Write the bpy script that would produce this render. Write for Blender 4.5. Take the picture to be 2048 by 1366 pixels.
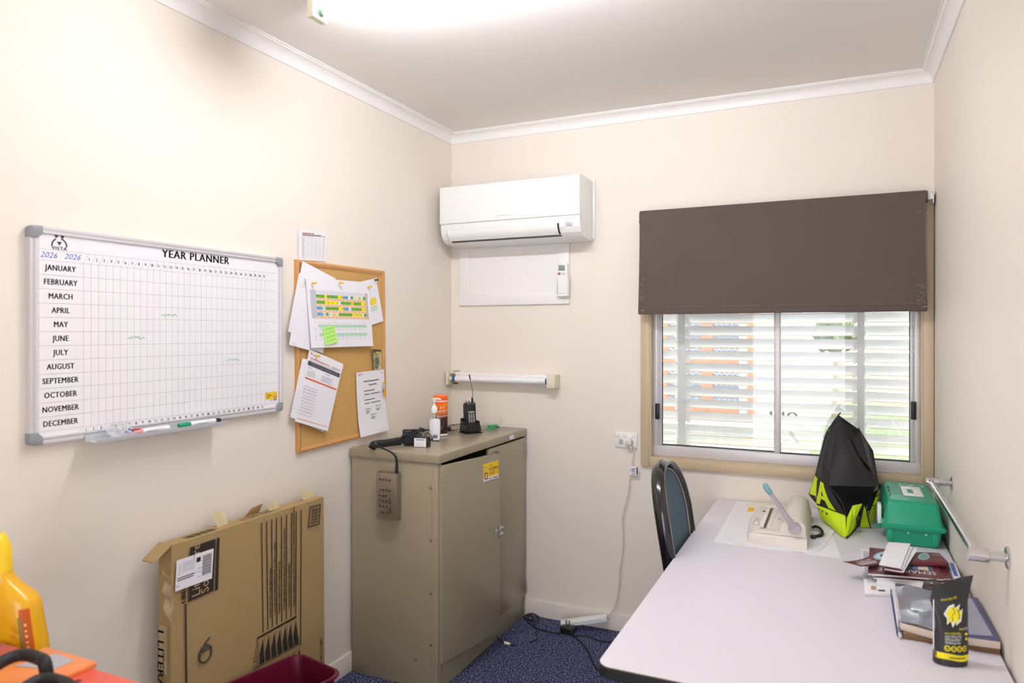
import bpy, bmesh, math, random
from mathutils import Vector, Matrix
random.seed(7)
sc = bpy.context.scene
for o in list(bpy.data.objects): bpy.data.objects.remove(o)

# ---------------------------------------------------------------- camera, world, exposure
W, H, YF = 2.3687, 2.64, -4.1          # room width, ceiling height, wall behind the camera
cd = bpy.data.cameras.new('camera'); cam = bpy.data.objects.new('camera', cd); sc.collection.objects.link(cam)
cam.location = (1.997, -3.4942, 1.5196); cam.rotation_euler = (math.pi/2, 0, 0.4334)
cd.sensor_width = 36; cd.lens = 36*1410.26/2048; cd.shift_y = -18.1/2048
cd.clip_start = 0.05
cd.dof.use_dof = True; cd.dof.focus_distance = 3.3; cd.dof.aperture_fstop = 3.2
sc.camera = cam
wd = bpy.data.worlds.new('overcast_sky'); sc.world = wd; wd.use_nodes = True
bg = wd.node_tree.nodes['Background']; bg.inputs[0].default_value = (0.95, 0.965, 1.0, 1); bg.inputs[1].default_value = 5.4
TUBE = 156.0                             # radiance of the ceiling fluorescent tube
sc.view_settings.view_transform = 'Standard'; sc.view_settings.look = 'None'
sc.view_settings.exposure = 0.0; sc.view_settings.gamma = 1.0; sc.view_settings.use_curve_mapping = False

# ---------------------------------------------------------------- materials
def lin(c): return tuple(((x/255)/12.92 if x/255 <= .04045 else ((x/255+.055)/1.055)**2.4) for x in c)
MATS = {}
def M(name, rgb, rough=.5, metal=0., var=0., vscale=8., bump=0., bscale=300., emit=0., spec=.5, coat=0., trans=0.):
    if name in MATS: return MATS[name]
    m = bpy.data.materials.new(name); m.use_nodes = True; nt = m.node_tree; b = nt.nodes['Principled BSDF']
    c = lin(rgb); b.inputs['Base Color'].default_value = (*c, 1)
    b.inputs['Roughness'].default_value = rough; b.inputs['Metallic'].default_value = metal
    b.inputs['Specular IOR Level'].default_value = spec; b.inputs['Coat Weight'].default_value = coat
    if emit: b.inputs['Emission Color'].default_value = (*c, 1); b.inputs['Emission Strength'].default_value = emit
    if trans: b.inputs['Transmission Weight'].default_value = trans
    m.diffuse_color = (*c, 1)
    if var or bump:
        tc = nt.nodes.new('ShaderNodeTexCoord')
    if var:
        n = nt.nodes.new('ShaderNodeTexNoise'); n.inputs['Scale'].default_value = vscale; n.inputs['Detail'].default_value = 5
        nt.links.new(tc.outputs['Object'], n.inputs['Vector'])
        r = nt.nodes.new('ShaderNodeMix'); r.data_type = 'RGBA'
        r.inputs['A'].default_value = (*[x*(1-var) for x in c], 1); r.inputs['B'].default_value = (*[min(1, x*(1+var)) for x in c], 1)
        nt.links.new(n.outputs['Fac'], r.inputs['Factor']); nt.links.new(r.outputs['Result'], b.inputs['Base Color'])
    if bump:
        n2 = nt.nodes.new('ShaderNodeTexNoise'); n2.inputs['Scale'].default_value = bscale; n2.inputs['Detail'].default_value = 3
        nt.links.new(tc.outputs['Object'], n2.inputs['Vector'])
        bp = nt.nodes.new('ShaderNodeBump'); bp.inputs['Strength'].default_value = bump; bp.inputs['Distance'].default_value = .002
        nt.links.new(n2.outputs['Fac'], bp.inputs['Height']); nt.links.new(bp.outputs['Normal'], b.inputs['Normal'])
    MATS[name] = m; return m
def speckle(name, base, spot, scale, lo, hi, rough=.9, spot2=None, bump=0.):
    m = bpy.data.materials.new(name); m.use_nodes = True; nt = m.node_tree; b = nt.nodes['Principled BSDF']
    tc = nt.nodes.new('ShaderNodeTexCoord'); n = nt.nodes.new('ShaderNodeTexNoise'); n.inputs['Scale'].default_value = scale; n.inputs['Detail'].default_value = 2
    nt.links.new(tc.outputs['Object'], n.inputs['Vector'])
    r = nt.nodes.new('ShaderNodeValToRGB'); e = r.color_ramp.elements
    e[0].position = lo; e[0].color = (*lin(base), 1); e[1].position = hi; e[1].color = (*lin(spot), 1)
    if spot2: x = e.new(max(0, lo-.14)); x.color = (*lin(spot2), 1)
    nt.links.new(n.outputs['Fac'], r.inputs['Fac']); nt.links.new(r.outputs['Color'], b.inputs['Base Color'])
    b.inputs['Roughness'].default_value = rough; b.inputs['Specular IOR Level'].default_value = .2
    if bump:
        bp = nt.nodes.new('ShaderNodeBump'); bp.inputs['Strength'].default_value = bump; bp.inputs['Distance'].default_value = .004
        nt.links.new(n.outputs['Fac'], bp.inputs['Height']); nt.links.new(bp.outputs['Normal'], b.inputs['Normal'])
    m.diffuse_color = (*lin(base), 1); MATS[name] = m; return m
def clear(name, tint=(255, 255, 255), body=0., bodyc=(235, 238, 240), rough=.03, fres=1.45, sheen=.35):
    """thin clear sheet: see-through with a surface sheen, optional milky body"""
    m = bpy.data.materials.new(name); m.use_nodes = True; nt = m.node_tree; nt.nodes.remove(nt.nodes['Principled BSDF'])
    out = nt.nodes['Material Output']; t = nt.nodes.new('ShaderNodeBsdfTransparent'); t.inputs[0].default_value = (*lin(tint), 1)
    g = nt.nodes.new('ShaderNodeBsdfGlossy'); g.inputs['Roughness'].default_value = rough
    f = nt.nodes.new('ShaderNodeFresnel'); f.inputs[0].default_value = fres
    mx = nt.nodes.new('ShaderNodeMixShader'); last = t.outputs[0]
    if body:
        d = nt.nodes.new('ShaderNodeBsdfDiffuse'); d.inputs[0].default_value = (*lin(bodyc), 1)
        m2 = nt.nodes.new('ShaderNodeMixShader'); m2.inputs[0].default_value = body
        nt.links.new(t.outputs[0], m2.inputs[1]); nt.links.new(d.outputs[0], m2.inputs[2]); last = m2.outputs[0]
    k = nt.nodes.new('ShaderNodeMath'); k.operation = 'MULTIPLY'; k.inputs[1].default_value = sheen; nt.links.new(f.outputs[0], k.inputs[0]); nt.links.new(k.outputs[0], mx.inputs[0]); nt.links.new(last, mx.inputs[1]); nt.links.new(g.outputs[0], mx.inputs[2])
    nt.links.new(mx.outputs[0], out.inputs[0]); MATS[name] = m; return m

# ---------------------------------------------------------------- mesh builder
V = Vector
def smooth_path(pts, k=6, closed=False):
    pts = [V(p) for p in pts]; n = len(pts); out = []
    if n < 3: return pts
    for i in range(n if closed else n-1):
        p0 = pts[(i-1) % n] if closed or i > 0 else pts[0]*2-pts[1]
        p1, p2 = pts[i], pts[(i+1) % n]
        p3 = pts[(i+2) % n] if closed or i+2 < n else p2*2-p1
        for j in range(k):
            t = j/k
            out.append(.5*((2*p1)+(p2-p0)*t+(2*p0-5*p1+4*p2-p3)*t*t+(3*p1-p0-3*p2+p3)*t**3))
    if not closed: out.append(pts[-1])
    return out
class MB:
    def __init__(s): s.v = []; s.f = []; s.fm = []; s.mats = []
    def mi(s, m):
        if m not in s.mats: s.mats.append(m)
        return s.mats.index(m)
    def add(s, vs, fs, m):
        b = len(s.v); s.v += [V(p) for p in vs]; i = s.mi(m)
        for f in fs: s.f.append([b+k for k in f]); s.fm.append(i)
        return s
    def bm(s, bm, m, mat=None):
        if mat is not None: bmesh.ops.transform(bm, matrix=mat, verts=bm.verts)
        bm.verts.index_update(); s.add([v.co.copy() for v in bm.verts], [[v.index for v in f.verts] for f in bm.faces], m); bm.free(); return s
    def box(s, a, b, m, bev=0., seg=2, mat=None, taper=None):
        bm = bmesh.new(); bmesh.ops.create_cube(bm, size=1)
        a, b = V(a), V(b); c = (a+b)/2; d = b-a
        for v in bm.verts:
            k = 1.
            if taper is not None and v.co.z > 0: k = taper
            v.co = V((v.co.x*abs(d.x)*k, v.co.y*abs(d.y)*k, v.co.z*abs(d.z)))+c
        if bev: bmesh.ops.bevel(bm, geom=bm.edges[:], offset=bev, segments=seg, profile=.5, affect='EDGES')
        return s.bm(bm, m, mat)
    def prism(s, pts, d, m, bev=0., seg=2):
        """polygon (3d points) swept along vector d"""
        bm = bmesh.new(); d = V(d); lo = [bm.verts.new(V(p)) for p in pts]; hi = [bm.verts.new(V(p)+d) for p in pts]; n = len(pts)
        bm.faces.new(lo[::-1]); bm.faces.new(hi)
        for i in range(n): bm.faces.new((lo[i], lo[(i+1) % n], hi[(i+1) % n], hi[i]))
        bmesh.ops.recalc_face_normals(bm, faces=bm.faces[:])
        if bev: bmesh.ops.bevel(bm, geom=bm.edges[:], offset=bev, segments=seg, profile=.5, affect='EDGES', clamp_overlap=True)
        return s.bm(bm, m)
    def tube(s, pts, r, m, n=8, closed=False, caps=True, k=0, radii=None):
        pts = smooth_path(pts, k, closed) if k else [V(p) for p in pts]
        N = len(pts); vs = []; fs = []; up = None
        for i, p in enumerate(pts):
            t = (pts[(i+1) % N]-pts[i-1]) if closed else (pts[min(i+1, N-1)]-pts[max(i-1, 0)])
            t.normalize()
            if up is None: up = V((0, 0, 1)) if abs(t.z) < .9 else V((1, 0, 0))
            up = (up-t*up.dot(t)); up.normalize(); sd = t.cross(up)
            rr = r if radii is None else radii[min(len(radii)-1, int(i*len(radii)/N))]
            for j in range(n):
                a = 2*math.pi*j/n; vs.append(p+(up*math.cos(a)+sd*math.sin(a))*rr)
        for i in range(N if closed else N-1):
            for j in range(n):
                a, b = i*n+j, i*n+(j+1) % n; c, d = ((i+1) % N)*n+(j+1) % n, ((i+1) % N)*n+j
                fs.append((a, b, c, d))
        if caps and not closed: fs.append(list(range(n))[::-1]); fs.append([(N-1)*n+j for j in range(n)])
        return s.add(vs, fs, m)
    def lathe(s, prof, c, m, n=28, ax='z', cap=True, sq=None):
        c = V(c); vs = []; fs = []; L = len(prof)
        for r, z in prof:
            for j in range(n):
                a = 2*math.pi*j/n; x, y = r*math.cos(a), r*math.sin(a)
                if sq: x *= sq[0]; y *= sq[1]
                p = V((x, y, z)) if ax == 'z' else (V((z, x, y)) if ax == 'x' else V((x, z, y)))
                vs.append(c+p)
        for i in range(L-1):
            for j in range(n): fs.append((i*n+j, i*n+(j+1) % n, (i+1)*n+(j+1) % n, (i+1)*n+j))
        if cap: fs.append([j for j in range(n)][::-1]); fs.append([(L-1)*n+j for j in range(n)])
        return s.add(vs, fs, m)
    def poly(s, pts, m): return s.add(pts, [list(range(len(pts)))], m)
    def grid(s, rows, m, closed=False):
        nu = len(rows[0]); vs = [p for r in rows for p in r]; fs = []
        for i in range(len(rows)-1):
            for j in range(nu if closed else nu-1):
                fs.append((i*nu+j, i*nu+(j+1) % nu, (i+1)*nu+(j+1) % nu, (i+1)*nu+j))
        return s.add(vs, fs, m)
    def slab(s, rows, n, th, m):
        """closed sheet of thickness th behind the grid rows (n: outward normal)"""
        nu, nv = len(rows[0]), len(rows); n = V(n)*th
        vs = [V(p) for r in rows for p in r]; k = len(vs); vs += [p-n for p in vs]; fs = []
        for i in range(nv-1):
            for j in range(nu-1):
                q = (i*nu+j, i*nu+j+1, (i+1)*nu+j+1, (i+1)*nu+j); fs.append(q); fs.append(tuple(k+x for x in q[::-1]))
        ring = [j for j in range(nu)]+[i*nu+nu-1 for i in range(1, nv)]+[(nv-1)*nu+j for j in range(nu-2, -1, -1)]+[i*nu for i in range(nv-2, 0, -1)]
        for i in range(len(ring)): a, b = ring[i], ring[(i+1) % len(ring)]; fs.append((a, a+k, b+k, b))
        return s.add(vs, fs, m)
    def text(s, txt, size, fn, m, align='LEFT', bold=0., sx=1., shear=0., spacing=1.):
        vs, fs = text_geo(txt, align, 0., shear, spacing)
        dark = sum(m.diffuse_color[:3]) < .5
        for d in ((-bold, 0, bold) if bold > 0 and dark else (0,)): s.add([fn(x*size*sx+d, y*size) for x, y in vs], fs, m)   # heavier strokes
        return s
_tc = {}
def text_geo(txt, align, bold, shear, spacing):
    key = (txt, align, round(bold, 3), shear, spacing)
    if key not in _tc:
        cu = bpy.data.curves.new('t', 'FONT'); cu.body = txt; cu.align_x = align; cu.size = 1; cu.offset = bold; cu.shear = shear
        cu.space_character = spacing; cu.resolution_u = 2
        o = bpy.data.objects.new('t', cu); sc.collection.objects.link(o)
        me = o.evaluated_get(bpy.context.evaluated_depsgraph_get()).to_mesh()
        _tc[key] = ([(v.co.x, v.co.y) for v in me.vertices], [list(p.vertices) for p in me.polygons])
        o.to_mesh_clear(); bpy.data.objects.remove(o); bpy.data.curves.remove(cu)
    return _tc[key]
def plane(o, ux, uy, h=0.):
    o, ux, uy = V(o), V(ux).normalized(), V(uy).normalized(); n = ux.cross(uy)*h
    return lambda x, y: o+ux*x+uy*y+n

def link(o): sc.collection.objects.link(o); return o
def mesh_obj(name, mb, loc, angle=32, solid=True):
    me = bpy.data.meshes.new(name); loc = V(loc)
    me.from_pydata([tuple(p-loc) for p in mb.v], [], mb.f)
    for m in mb.mats: me.materials.append(m)
    me.polygons.foreach_set('material_index', mb.fm)
    if solid:
        bm = bmesh.new(); bm.from_mesh(me); bmesh.ops.recalc_face_normals(bm, faces=bm.faces[:]); bm.to_mesh(me); bm.free()
    me.polygons.foreach_set('use_smooth', [True]*len(me.polygons))
    me.set_sharp_from_angle(angle=math.radians(angle)); me.update()
    return link(bpy.data.objects.new(name, me))
def thing(name, label, cat, loc, group=None):
    o = link(bpy.data.objects.new(name, None)); o.empty_display_size = .05; o.location = loc; o['label'] = label; o['category'] = cat
    if group: o['group'] = group
    return o
def wloc(o):
    p = V(o.location)
    while o.parent: o = o.parent; p += V(o.location)
    return p
def part(name, mb, parent, label=None, solid=True, angle=32):
    o = mesh_obj(name, mb, wloc(parent), angle, solid); o.parent = parent
    if label: o['label'] = label
    return o
def solo(name, mb, label, cat, group=None, solid=True, angle=32):
    xs = [p.x for p in mb.v]; ys = [p.y for p in mb.v]; zs = [p.z for p in mb.v]
    L = V(((min(xs)+max(xs))/2, (min(ys)+max(ys))/2, min(zs)))
    o = mesh_obj(name, mb, L, angle, solid); o.location = L; o['label'] = label; o['category'] = cat
    if group: o['group'] = group
    return o
def struct(name, mb, parent=None, solid=True):
    if parent: return part(name, mb, parent, solid=solid)
    o = mesh_obj(name, mb, (0, 0, 0), 32, solid); o['kind'] = 'structure'; return o
def dup(o, loc=None, parent=None):
    c = o.copy(); link(c)
    if parent is not None: c.parent = parent
    if loc is not None: c.location = loc
    for ch in o.children: dup(ch, None, c)
    return c

# shared materials
wallm = M('cream_wall_paint', (239, 231, 220), .55, var=.012, vscale=2, bump=.03, bscale=160, spec=.35)
ceilm = M('ceiling_paint', (240, 237, 232), .7, bump=.03, bscale=90, spec=.3)
gloss_white = M('gloss_white_trim', (243, 241, 239), .4)
basem = M('baseboard_paint', (226, 218, 210), .4, var=.03, vscale=30)
carpet = speckle('navy_fleck_carpet', (44, 53, 96), (172, 172, 190), 165, .53, .66, spot2=(26, 31, 62), bump=.6)
cab = M('taupe_enamel_steel', (158, 147, 124), .24, bump=.02, bscale=240)
cabdark = M('cabinet_inside_shade', (38, 35, 31), .7)
white = M('white_plastic', (243, 243, 241), .35); offw = M('cream_plastic', (232, 226, 200), .45)
ivory = M('ivory_plastic', (226, 218, 208), .42)
black = M('black_plastic', (22, 22, 24), .38); blackr = M('black_rubber', (20, 20, 23), .6); darkg = M('dark_grey', (48, 48, 52), .5)
chrome = M('chrome', (205, 205, 207), .12, 1.); steel = M('brushed_steel', (158, 147, 135), .36, .75, var=.08, vscale=40); alum = M('anodised_aluminium', (220, 217, 221), .4, .3)
paper = M('white_paper', (243, 242, 248), .75, spec=.2); ink = M('black_ink', (38, 36, 48), .7); greyink = M('grey_ink', (150, 150, 165), .8); redink = M('red_ink', (190, 60, 60), .8)
faint = M('faint_ink', (200, 200, 212), .8)
gold = M('yellow_pin', (240, 190, 20), .35)

# ================================================================ THE ROOM
T = .12
struct('floor', MB().box((-T, YF-T, -.1), (W+T, T, 0), carpet))
struct('ceiling', MB().box((-T, YF-T, H), (W+T, T, H+.1), ceilm))
struct('wall_left', MB().box((-T, YF-T, 0), (0, T, H), wallm))
struct('wall_right', MB().box((W, YF-T, 0), (W+T, T, H), wallm))
b = MB(); DX0, DX1, DZ = 1.18, 2.06, 2.05                 # unseen doorway opening, added behind the camera to let in fill daylight
b.box((0, YF-T, 0), (DX0, YF, H), wallm); b.box((DX1, YF-T, 0), (W, YF, H), wallm); b.box((DX0, YF-T, DZ), (DX1, YF, H), wallm); struct('wall_front', b)
HX0, HX1, HZ0, HZ1 = 1.148, 2.322, .900, 2.055          # window opening
b = MB(); b.box((0, 0, 0), (HX0, T, H), wallm); b.box((HX1, 0, 0), (W, T, H), wallm); b.box((HX0, 0, 0), (HX1, T, HZ0), wallm); b.box((HX0, 0, HZ1), (HX1, T, H), wallm)
struct('wall_back', b)
# cove cornice, mitred at the corners
c = .0537; prof = [(0, H-c), (.007, H-c)]
for i in range(9):
    a = math.pi/2*i/8; prof.append((.007+.036*(1-math.cos(a)), H-c+.008+.036*math.sin(a)))
prof += [(c-.007, H-.005), (c, H-.005), (c, H), (0, H)]
def cornice(name, f):
    b = MB(); n = len(prof); vs = [f(d, z, 0) for d, z in prof]+[f(d, z, 1) for d, z in prof]
    b.add(vs, [list(range(n))[::-1], [n+i for i in range(n)]]+[(i, (i+1) % n, n+(i+1) % n, n+i) for i in range(n)], gloss_white); struct(name, b)
cornice('trim_1', lambda d, z, e: (d if e == 0 else W-d, -d, z))
cornice('trim_2', lambda d, z, e: (d, -d if e == 0 else YF+d, z))
cornice('trim_3', lambda d, z, e: (W-d, -d if e == 0 else YF+d, z))
cornice('trim_4', lambda d, z, e: (d if e == 0 else W-d, YF+d, z))
bp = [(0, 0), (.0132, 0), (.0132, .076), (.009, .083), (0, .083)]
def board(name, f):
    b = MB(); n = len(bp); vs = [f(d, z, 0) for d, z in bp]+[f(d, z, 1) for d, z in bp]
    b.add(vs, [list(range(n))[::-1], [n+i for i in range(n)]]+[(i, (i+1) % n, n+(i+1) % n, n+i) for i in range(n)], basem); struct(name, b)
board('baseboard_back', lambda d, z, e: (d if e == 0 else W-d, -d, z))
board('baseboard_left', lambda d, z, e: (d, -d if e == 0 else YF+d, z))
board('baseboard_right', lambda d, z, e: (W-d, -d if e == 0 else YF+d, z))

# ---------------------------------------------------------------- window
archm = M('beige_architrave', (203, 184, 152), .35)
glass = clear('window_glass', body=.03, rough=.01, sheen=1.)
win = link(bpy.data.objects.new('window_1', None)); win.location = (1.735, 0, .85); win['kind'] = 'structure'
b = MB()   # architrave round the opening
ox0, ox1, oz0, oz1, ix0, ix1, iz0, iz1 = 1.098, 2.3665, .852, 2.083, 1.144, 2.327, .897, 2.06
b.box((ox0, -.020, oz0), (ix0, 0, oz1), archm, .004); b.box((ix1, -.020, oz0), (ox1, 0, oz1), archm, .004)
b.box((ix0, -.020, oz0), (ix1, 0, iz0), archm, .004); b.box((ix0, -.020, iz1), (ix1, 0, oz1), archm, .004)
part('architrave', b, win)
b = MB()   # reveal lining
b.box((1.137, -.016, .893), (1.151, .11, 2.064), archm); b.box((2.319, -.016, .893), (2.333, .11, 2.064), archm)
b.box((1.151, -.016, .893), (2.319, .11, .902), archm); b.box((1.151, -.016, 2.052), (2.319, .11, 2.064), archm)
part('reveal', b, win)
b = MB()   # outer aluminium frame with its ribs
b.box((1.151, .026, .902), (2.319, .075, .952), alum, .002); b.box((1.151, .030, 2.01), (2.319, .075, 2.052), alum, .002)
b.box((1.151, .032, .952), (1.172, .075, 2.01), alum, .0015); b.box((2.298, .032, .952), (2.319, .075, 2.01), alum, .0015)
for x in (1.1755, 2.2915): b.box((x-.0035, .040, .952), (x+.0035, .072, 2.01), alum, .001)
part('frame', b, win)
def sash(x0, x1, y, name):
    b = MB(); w = .0115
    b.box((x0, y, .953), (x0+w, y+.018, 2.008), alum, .001); b.box((x1-w, y, .953), (x1, y+.018, 2.008), alum, .001)
    b.box((x0+w, y, 1.99), (x1-w, y+.018, 2.008), alum, .001); b.box((x0+w, y, .9535), (x1-w, y+.018, .957), M('black_glazing_bead', (52, 50, 54), .5))
    for xa in (x0+w, x1-w-.003): b.box((xa, y+.002, .957), (xa+.003, y+.016, 1.99), MATS['black_glazing_bead'])
    s_ = part(name, b, win)
    part('pane', MB().box((x0+w+.003, y+.007, .957), (x1-w-.003, y+.011, 1.99), glass), s_); return s_
s1 = sash(1.1765, 1.7515, .056, 'sash'); s2 = sash(1.722, 2.2935, .036, 'sash')
b = MB().box((1.724, .030, .953), (1.7495, .0365, 2.0), alum, .0015); part('interlock', b, win)
for x0, x1, z0 in ((1.162, 1.183, 1.085), (2.284, 2.305, 1.140)):
    b = MB().box((x0, .022, z0), (x1, .036, z0+.078), black, .002); b.box((x0+.004, .018, z0+.01), (x1-.009, .022, z0+.068), black, .001)
    part('latch', b, win)

# ---------------------------------------------------------------- outside: fixed louvre screen, building, lawn
louv = M('white_louvre', (238, 241, 244), .5); louvedge = M('louvre_edge', (196, 180, 150), .6); lpost = M('louvre_post', (232, 234, 236), .5)
scr = thing('louvre_screen', 'white horizontal louvre blades on grey uprights outside the window', 'louvre screen', (1.7, .22, .90))
LY = .22; bays = ((.95, 1.245), (1.272, 2.083), (2.103, 2.62)); zb = [.948, .999, 1.070, 1.131, 1.193, 1.256, 1.319, 1.3815, 1.4435, 1.5065, 1.5705, 1.635, 1.699, 1.763, 1.827, 1.891, 1.955, 2.02, 2.084]
def blade(x0, x1, z, sag=0., tilt=0.):
    # lens-shaped blade, inner edge high, outer edge low
    pr = []; L = .060; a = math.radians(54)
    for i in range(9):
        t = -1+2*i/8; pr.append((t*L/2, .0035*(1-t*t)+.0012))
    pr += [(p, -h*.6) for p, h in pr[::-1]]
    rows = []; n = 10
    for i in range(n+1):
        x = x0+(x1-x0)*i/n; dz = -sag*math.sin(math.pi*i/n)*.9+tilt*(i/n-.5)
        rows.append([V((x, LY-p*math.cos(a)+h*math.sin(a), z+p*math.sin(a)+h*math.cos(a)+.020+dz)) for p, h in pr])
    b = MB(); k = len(pr)
    for j in range(k):                                    # beige on both thin edges
        m = louvedge if j in (0, 16, 7, 8, 17) else louv
        for i in range(n): b.add([rows[i][j], rows[i][(j+1) % k], rows[i+1][(j+1) % k], rows[i+1][j]], [(0, 1, 2, 3)], m)
    b.poly(rows[0][::-1], louv); b.poly(rows[-1], louv); return b
first = {}
for bi, (x0, x1) in enumerate(bays):
    for zi, z in enumerate(zb):
        sag = random.uniform(0, .003); tl = random.uniform(-.003, .002) - (.006 if bi == 2 and zi in (3, 4, 5) else 0)
        part('blade', blade(x0, x1, z, sag, tl), scr)
for x0, x1 in ((1.247, 1.285), (2.076, 2.108)):
    b = MB(); b.box((x0, LY-.062, .90), (x1, LY-.050, 2.2), lpost, .001); b.box((x0+.016, LY-.05, .90), (x0+.018, LY+.05, 2.2), lpost, .001)
    b.box((x0-.03, LY-.075, .885), (x1+.005, LY+.05, .90), lpost, .002)
    p = part('post', b, scr)
    for z in zb:
        for xe, sg in ((x1, 1), (x0, -1)):
            q = MB().prism([(xe, LY-.052, z-.005), (xe+sg*.008, LY-.050, z-.012), (xe+sg*.022, LY-.030, z-.012), (xe+sg*.012, LY-.045, z+.03), (xe, LY-.05, z+.032)], (0, .004, 0), white); part('clip', q, p)
grass = speckle('grass_ground', (106, 120, 88), (134, 146, 118), 14, .35, .7, bump=.3); conc = M('pale_concrete', (176, 174, 170), .8, var=.05, vscale=3)
struct('ground', MB().box((-14, .13, -.35), (18, 40, -.25), grass))
orange = M('orange_frame_paint', (178, 112, 86), .5); bwall = M('outside_white_wall', (200, 202, 206), .6); mesh_blue = M('blue_grey_mesh', (104, 112, 128), .5, var=.12, vscale=60)
BY = 9.; bl = thing('building', 'white building with orange door frames and blue grey mesh panels beyond the louvres', 'building', (-1.5, BY, -.25))
part('wall', MB().box((-6, BY, -.25), (1.35, BY+3, 3.4), bwall), bl)
part('roof', MB().box((-6.3, BY-.5, 3.4), (1.6, BY+3.3, 3.6), M('grey_roof', (170, 172, 176), .6)), bl)
def opening(x0, x1, z0, z1, right=True):
    b = MB(); xa, xb, zm = x0+.095, x1-.095, 1.04
    for p, q in (((x0, z0), (xa, z1)), ((xb, z0), (x1, z1)), ((xa, z0), (xb, z0+.12)), ((xa, z1-.12), (xb, z1)), ((xa, zm-.05), (xb, zm+.04))):
        if right or p[0] != xb: b.box((p[0], BY-.05, p[1]), (q[0], BY-.002, q[1]), orange)
    f = part('door_frame', b, bl); w = MB()
    for za, zb_ in ((z0+.12, zm-.05), (zm+.04, z1-.12)):
        w.box((xa, BY-.02, za), (xb, BY-.001, zb_), mesh_blue)
        for i in range(int((zb_-za)/.09)):
            w.tube([(xa+(xb-xa)*k/24, BY-.024, za+.05+i*.09+.018*math.sin(k*1.3)) for k in range(25)], .005, bwall, 4)
    part('mesh_panel', w, f)
opening(-.83, -.065, .10, 2.1); opening(-.062, .56, .10, 2.1, False); opening(-1.75, -.835, .10, 2.1)
part('downpipe', MB().box((.61, BY-.12, .10), (.73, BY-.002, 3.3), orange), bl)
sg = thing('sign', 'small white sign with dark green letters on a post outside the window', 'sign', (1.30, 8.6, -.25))
b = MB().box((.93, 8.6, -.02), (1.75, 8.63, .42), M('sign_white', (240, 240, 240), .5)); part('panel', b, sg)
b = MB(); b.text('No', .34, plane((.97, 8.595, .10), (1, 0, 0), (0, 0, 1)), M('sign_green', (40, 80, 70), .6), bold=.01)
for i in range(4): b.box((1.5, 8.594, .06+i*.09), (1.72, 8.599, .10+i*.09), MATS['sign_green'])
part('lettering', b, sg); part('post', MB().box((1.30, 8.64, -.25), (1.38, 8.70, .42), lpost), sg)
solo('footpath', MB().box((-8, 3.0, -.25), (1.6, 8.2, -.238), conc), 'pale concrete path in front of the white building outside', 'footpath')
fen = thing('fence', 'low white rail fence standing across the lawn outside', 'fence', (5.5, 14, -.25))
b = MB()
for z in (.15, .55, .95): b.box((2.2, 14, z), (12, 14.04, z+.09), bwall)
part('rail', b, fen)
for i in range(6): part('post', MB().box((2.4+i*1.7, 14.05, -.25), (2.5+i*1.7, 14.15, 1.1), bwall), fen)
leafm = speckle('leaves', (62, 86, 58), (112, 132, 92), 6, .35, .65)
def tree(x, y, h, r, label):
    t = thing('tree', label, 'tree', (x, y, -.25), 'trees outside the window')
    part('trunk', MB().tube([(x, y, -.25), (x+.05, y, h*.5), (x, y, h)], .09, M('bark', (150, 140, 122), .9), 8, k=3), t)
    b = MB()
    for i in range(700):
        th, ph = random.uniform(0, 6.283), math.acos(random.uniform(-1, 1)); rr = r*random.uniform(.35, 1)
        c_ = V((x+rr*math.sin(ph)*math.cos(th), y+rr*math.sin(ph)*math.sin(th), h+.8*rr*math.cos(ph)))
        u = V((random.uniform(-1, 1), random.uniform(-1, 1), random.uniform(-1, 1))).normalized(); w = u.orthogonal().normalized(); L = random.uniform(.1, .2)
        b.poly([c_-u*L, c_+w*L*.35, c_+u*L, c_-w*L*.35], leafm)
    o = part('foliage', b, t, solid=False); o['kind'] = 'stuff'
tree(1.95, 11.5, 1.45, .40, 'small leafy tree seen through the middle of the window')
tree(4.6, 12.5, 2.5, 1.1, 'larger leafy tree seen at the top right of the window')

# ---------------------------------------------------------------- lights
tubem = M('lit_fluorescent_tube', (250, 249, 255), .5, emit=TUBE); phos = M('unlit_phosphor_tube', (244, 243, 249), .35)
blue = M('blue_tube_cap', (30, 100, 150), .4)
LX0, LX1, LYc = .425, 1.66, -1.655
ct = thing('ceiling_light', 'lit bare fluorescent tube in a white ceiling batten', 'light', ((LX0+LX1)/2, LYc, H))
part('housing', MB().box((LX0+.02, LYc-.03, H-.042), (LX1-.02, LYc+.03, H), white, .004), ct)
for xa, xb in ((LX0, LX0+.028), (LX1-.028, LX1)): part('end_cap', MB().box((xa, LYc-.036, H-.094), (xb, LYc+.036, H), offw, .005), ct)
part('tube', MB().tube([(LX0+.045, LYc, H-.070), (LX1-.045, LYc, H-.070)], .0130, tubem, 16), ct)
for xa, xb in ((LX0+.028, LX0+.045), (LX1-.045, LX1-.028)): part('tube_cap', MB().tube([(xa, LYc, H-.070), (xb, LYc, H-.070)], .0135, M('green_tube_cap', (120, 160, 140), .4), 14), ct)

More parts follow.
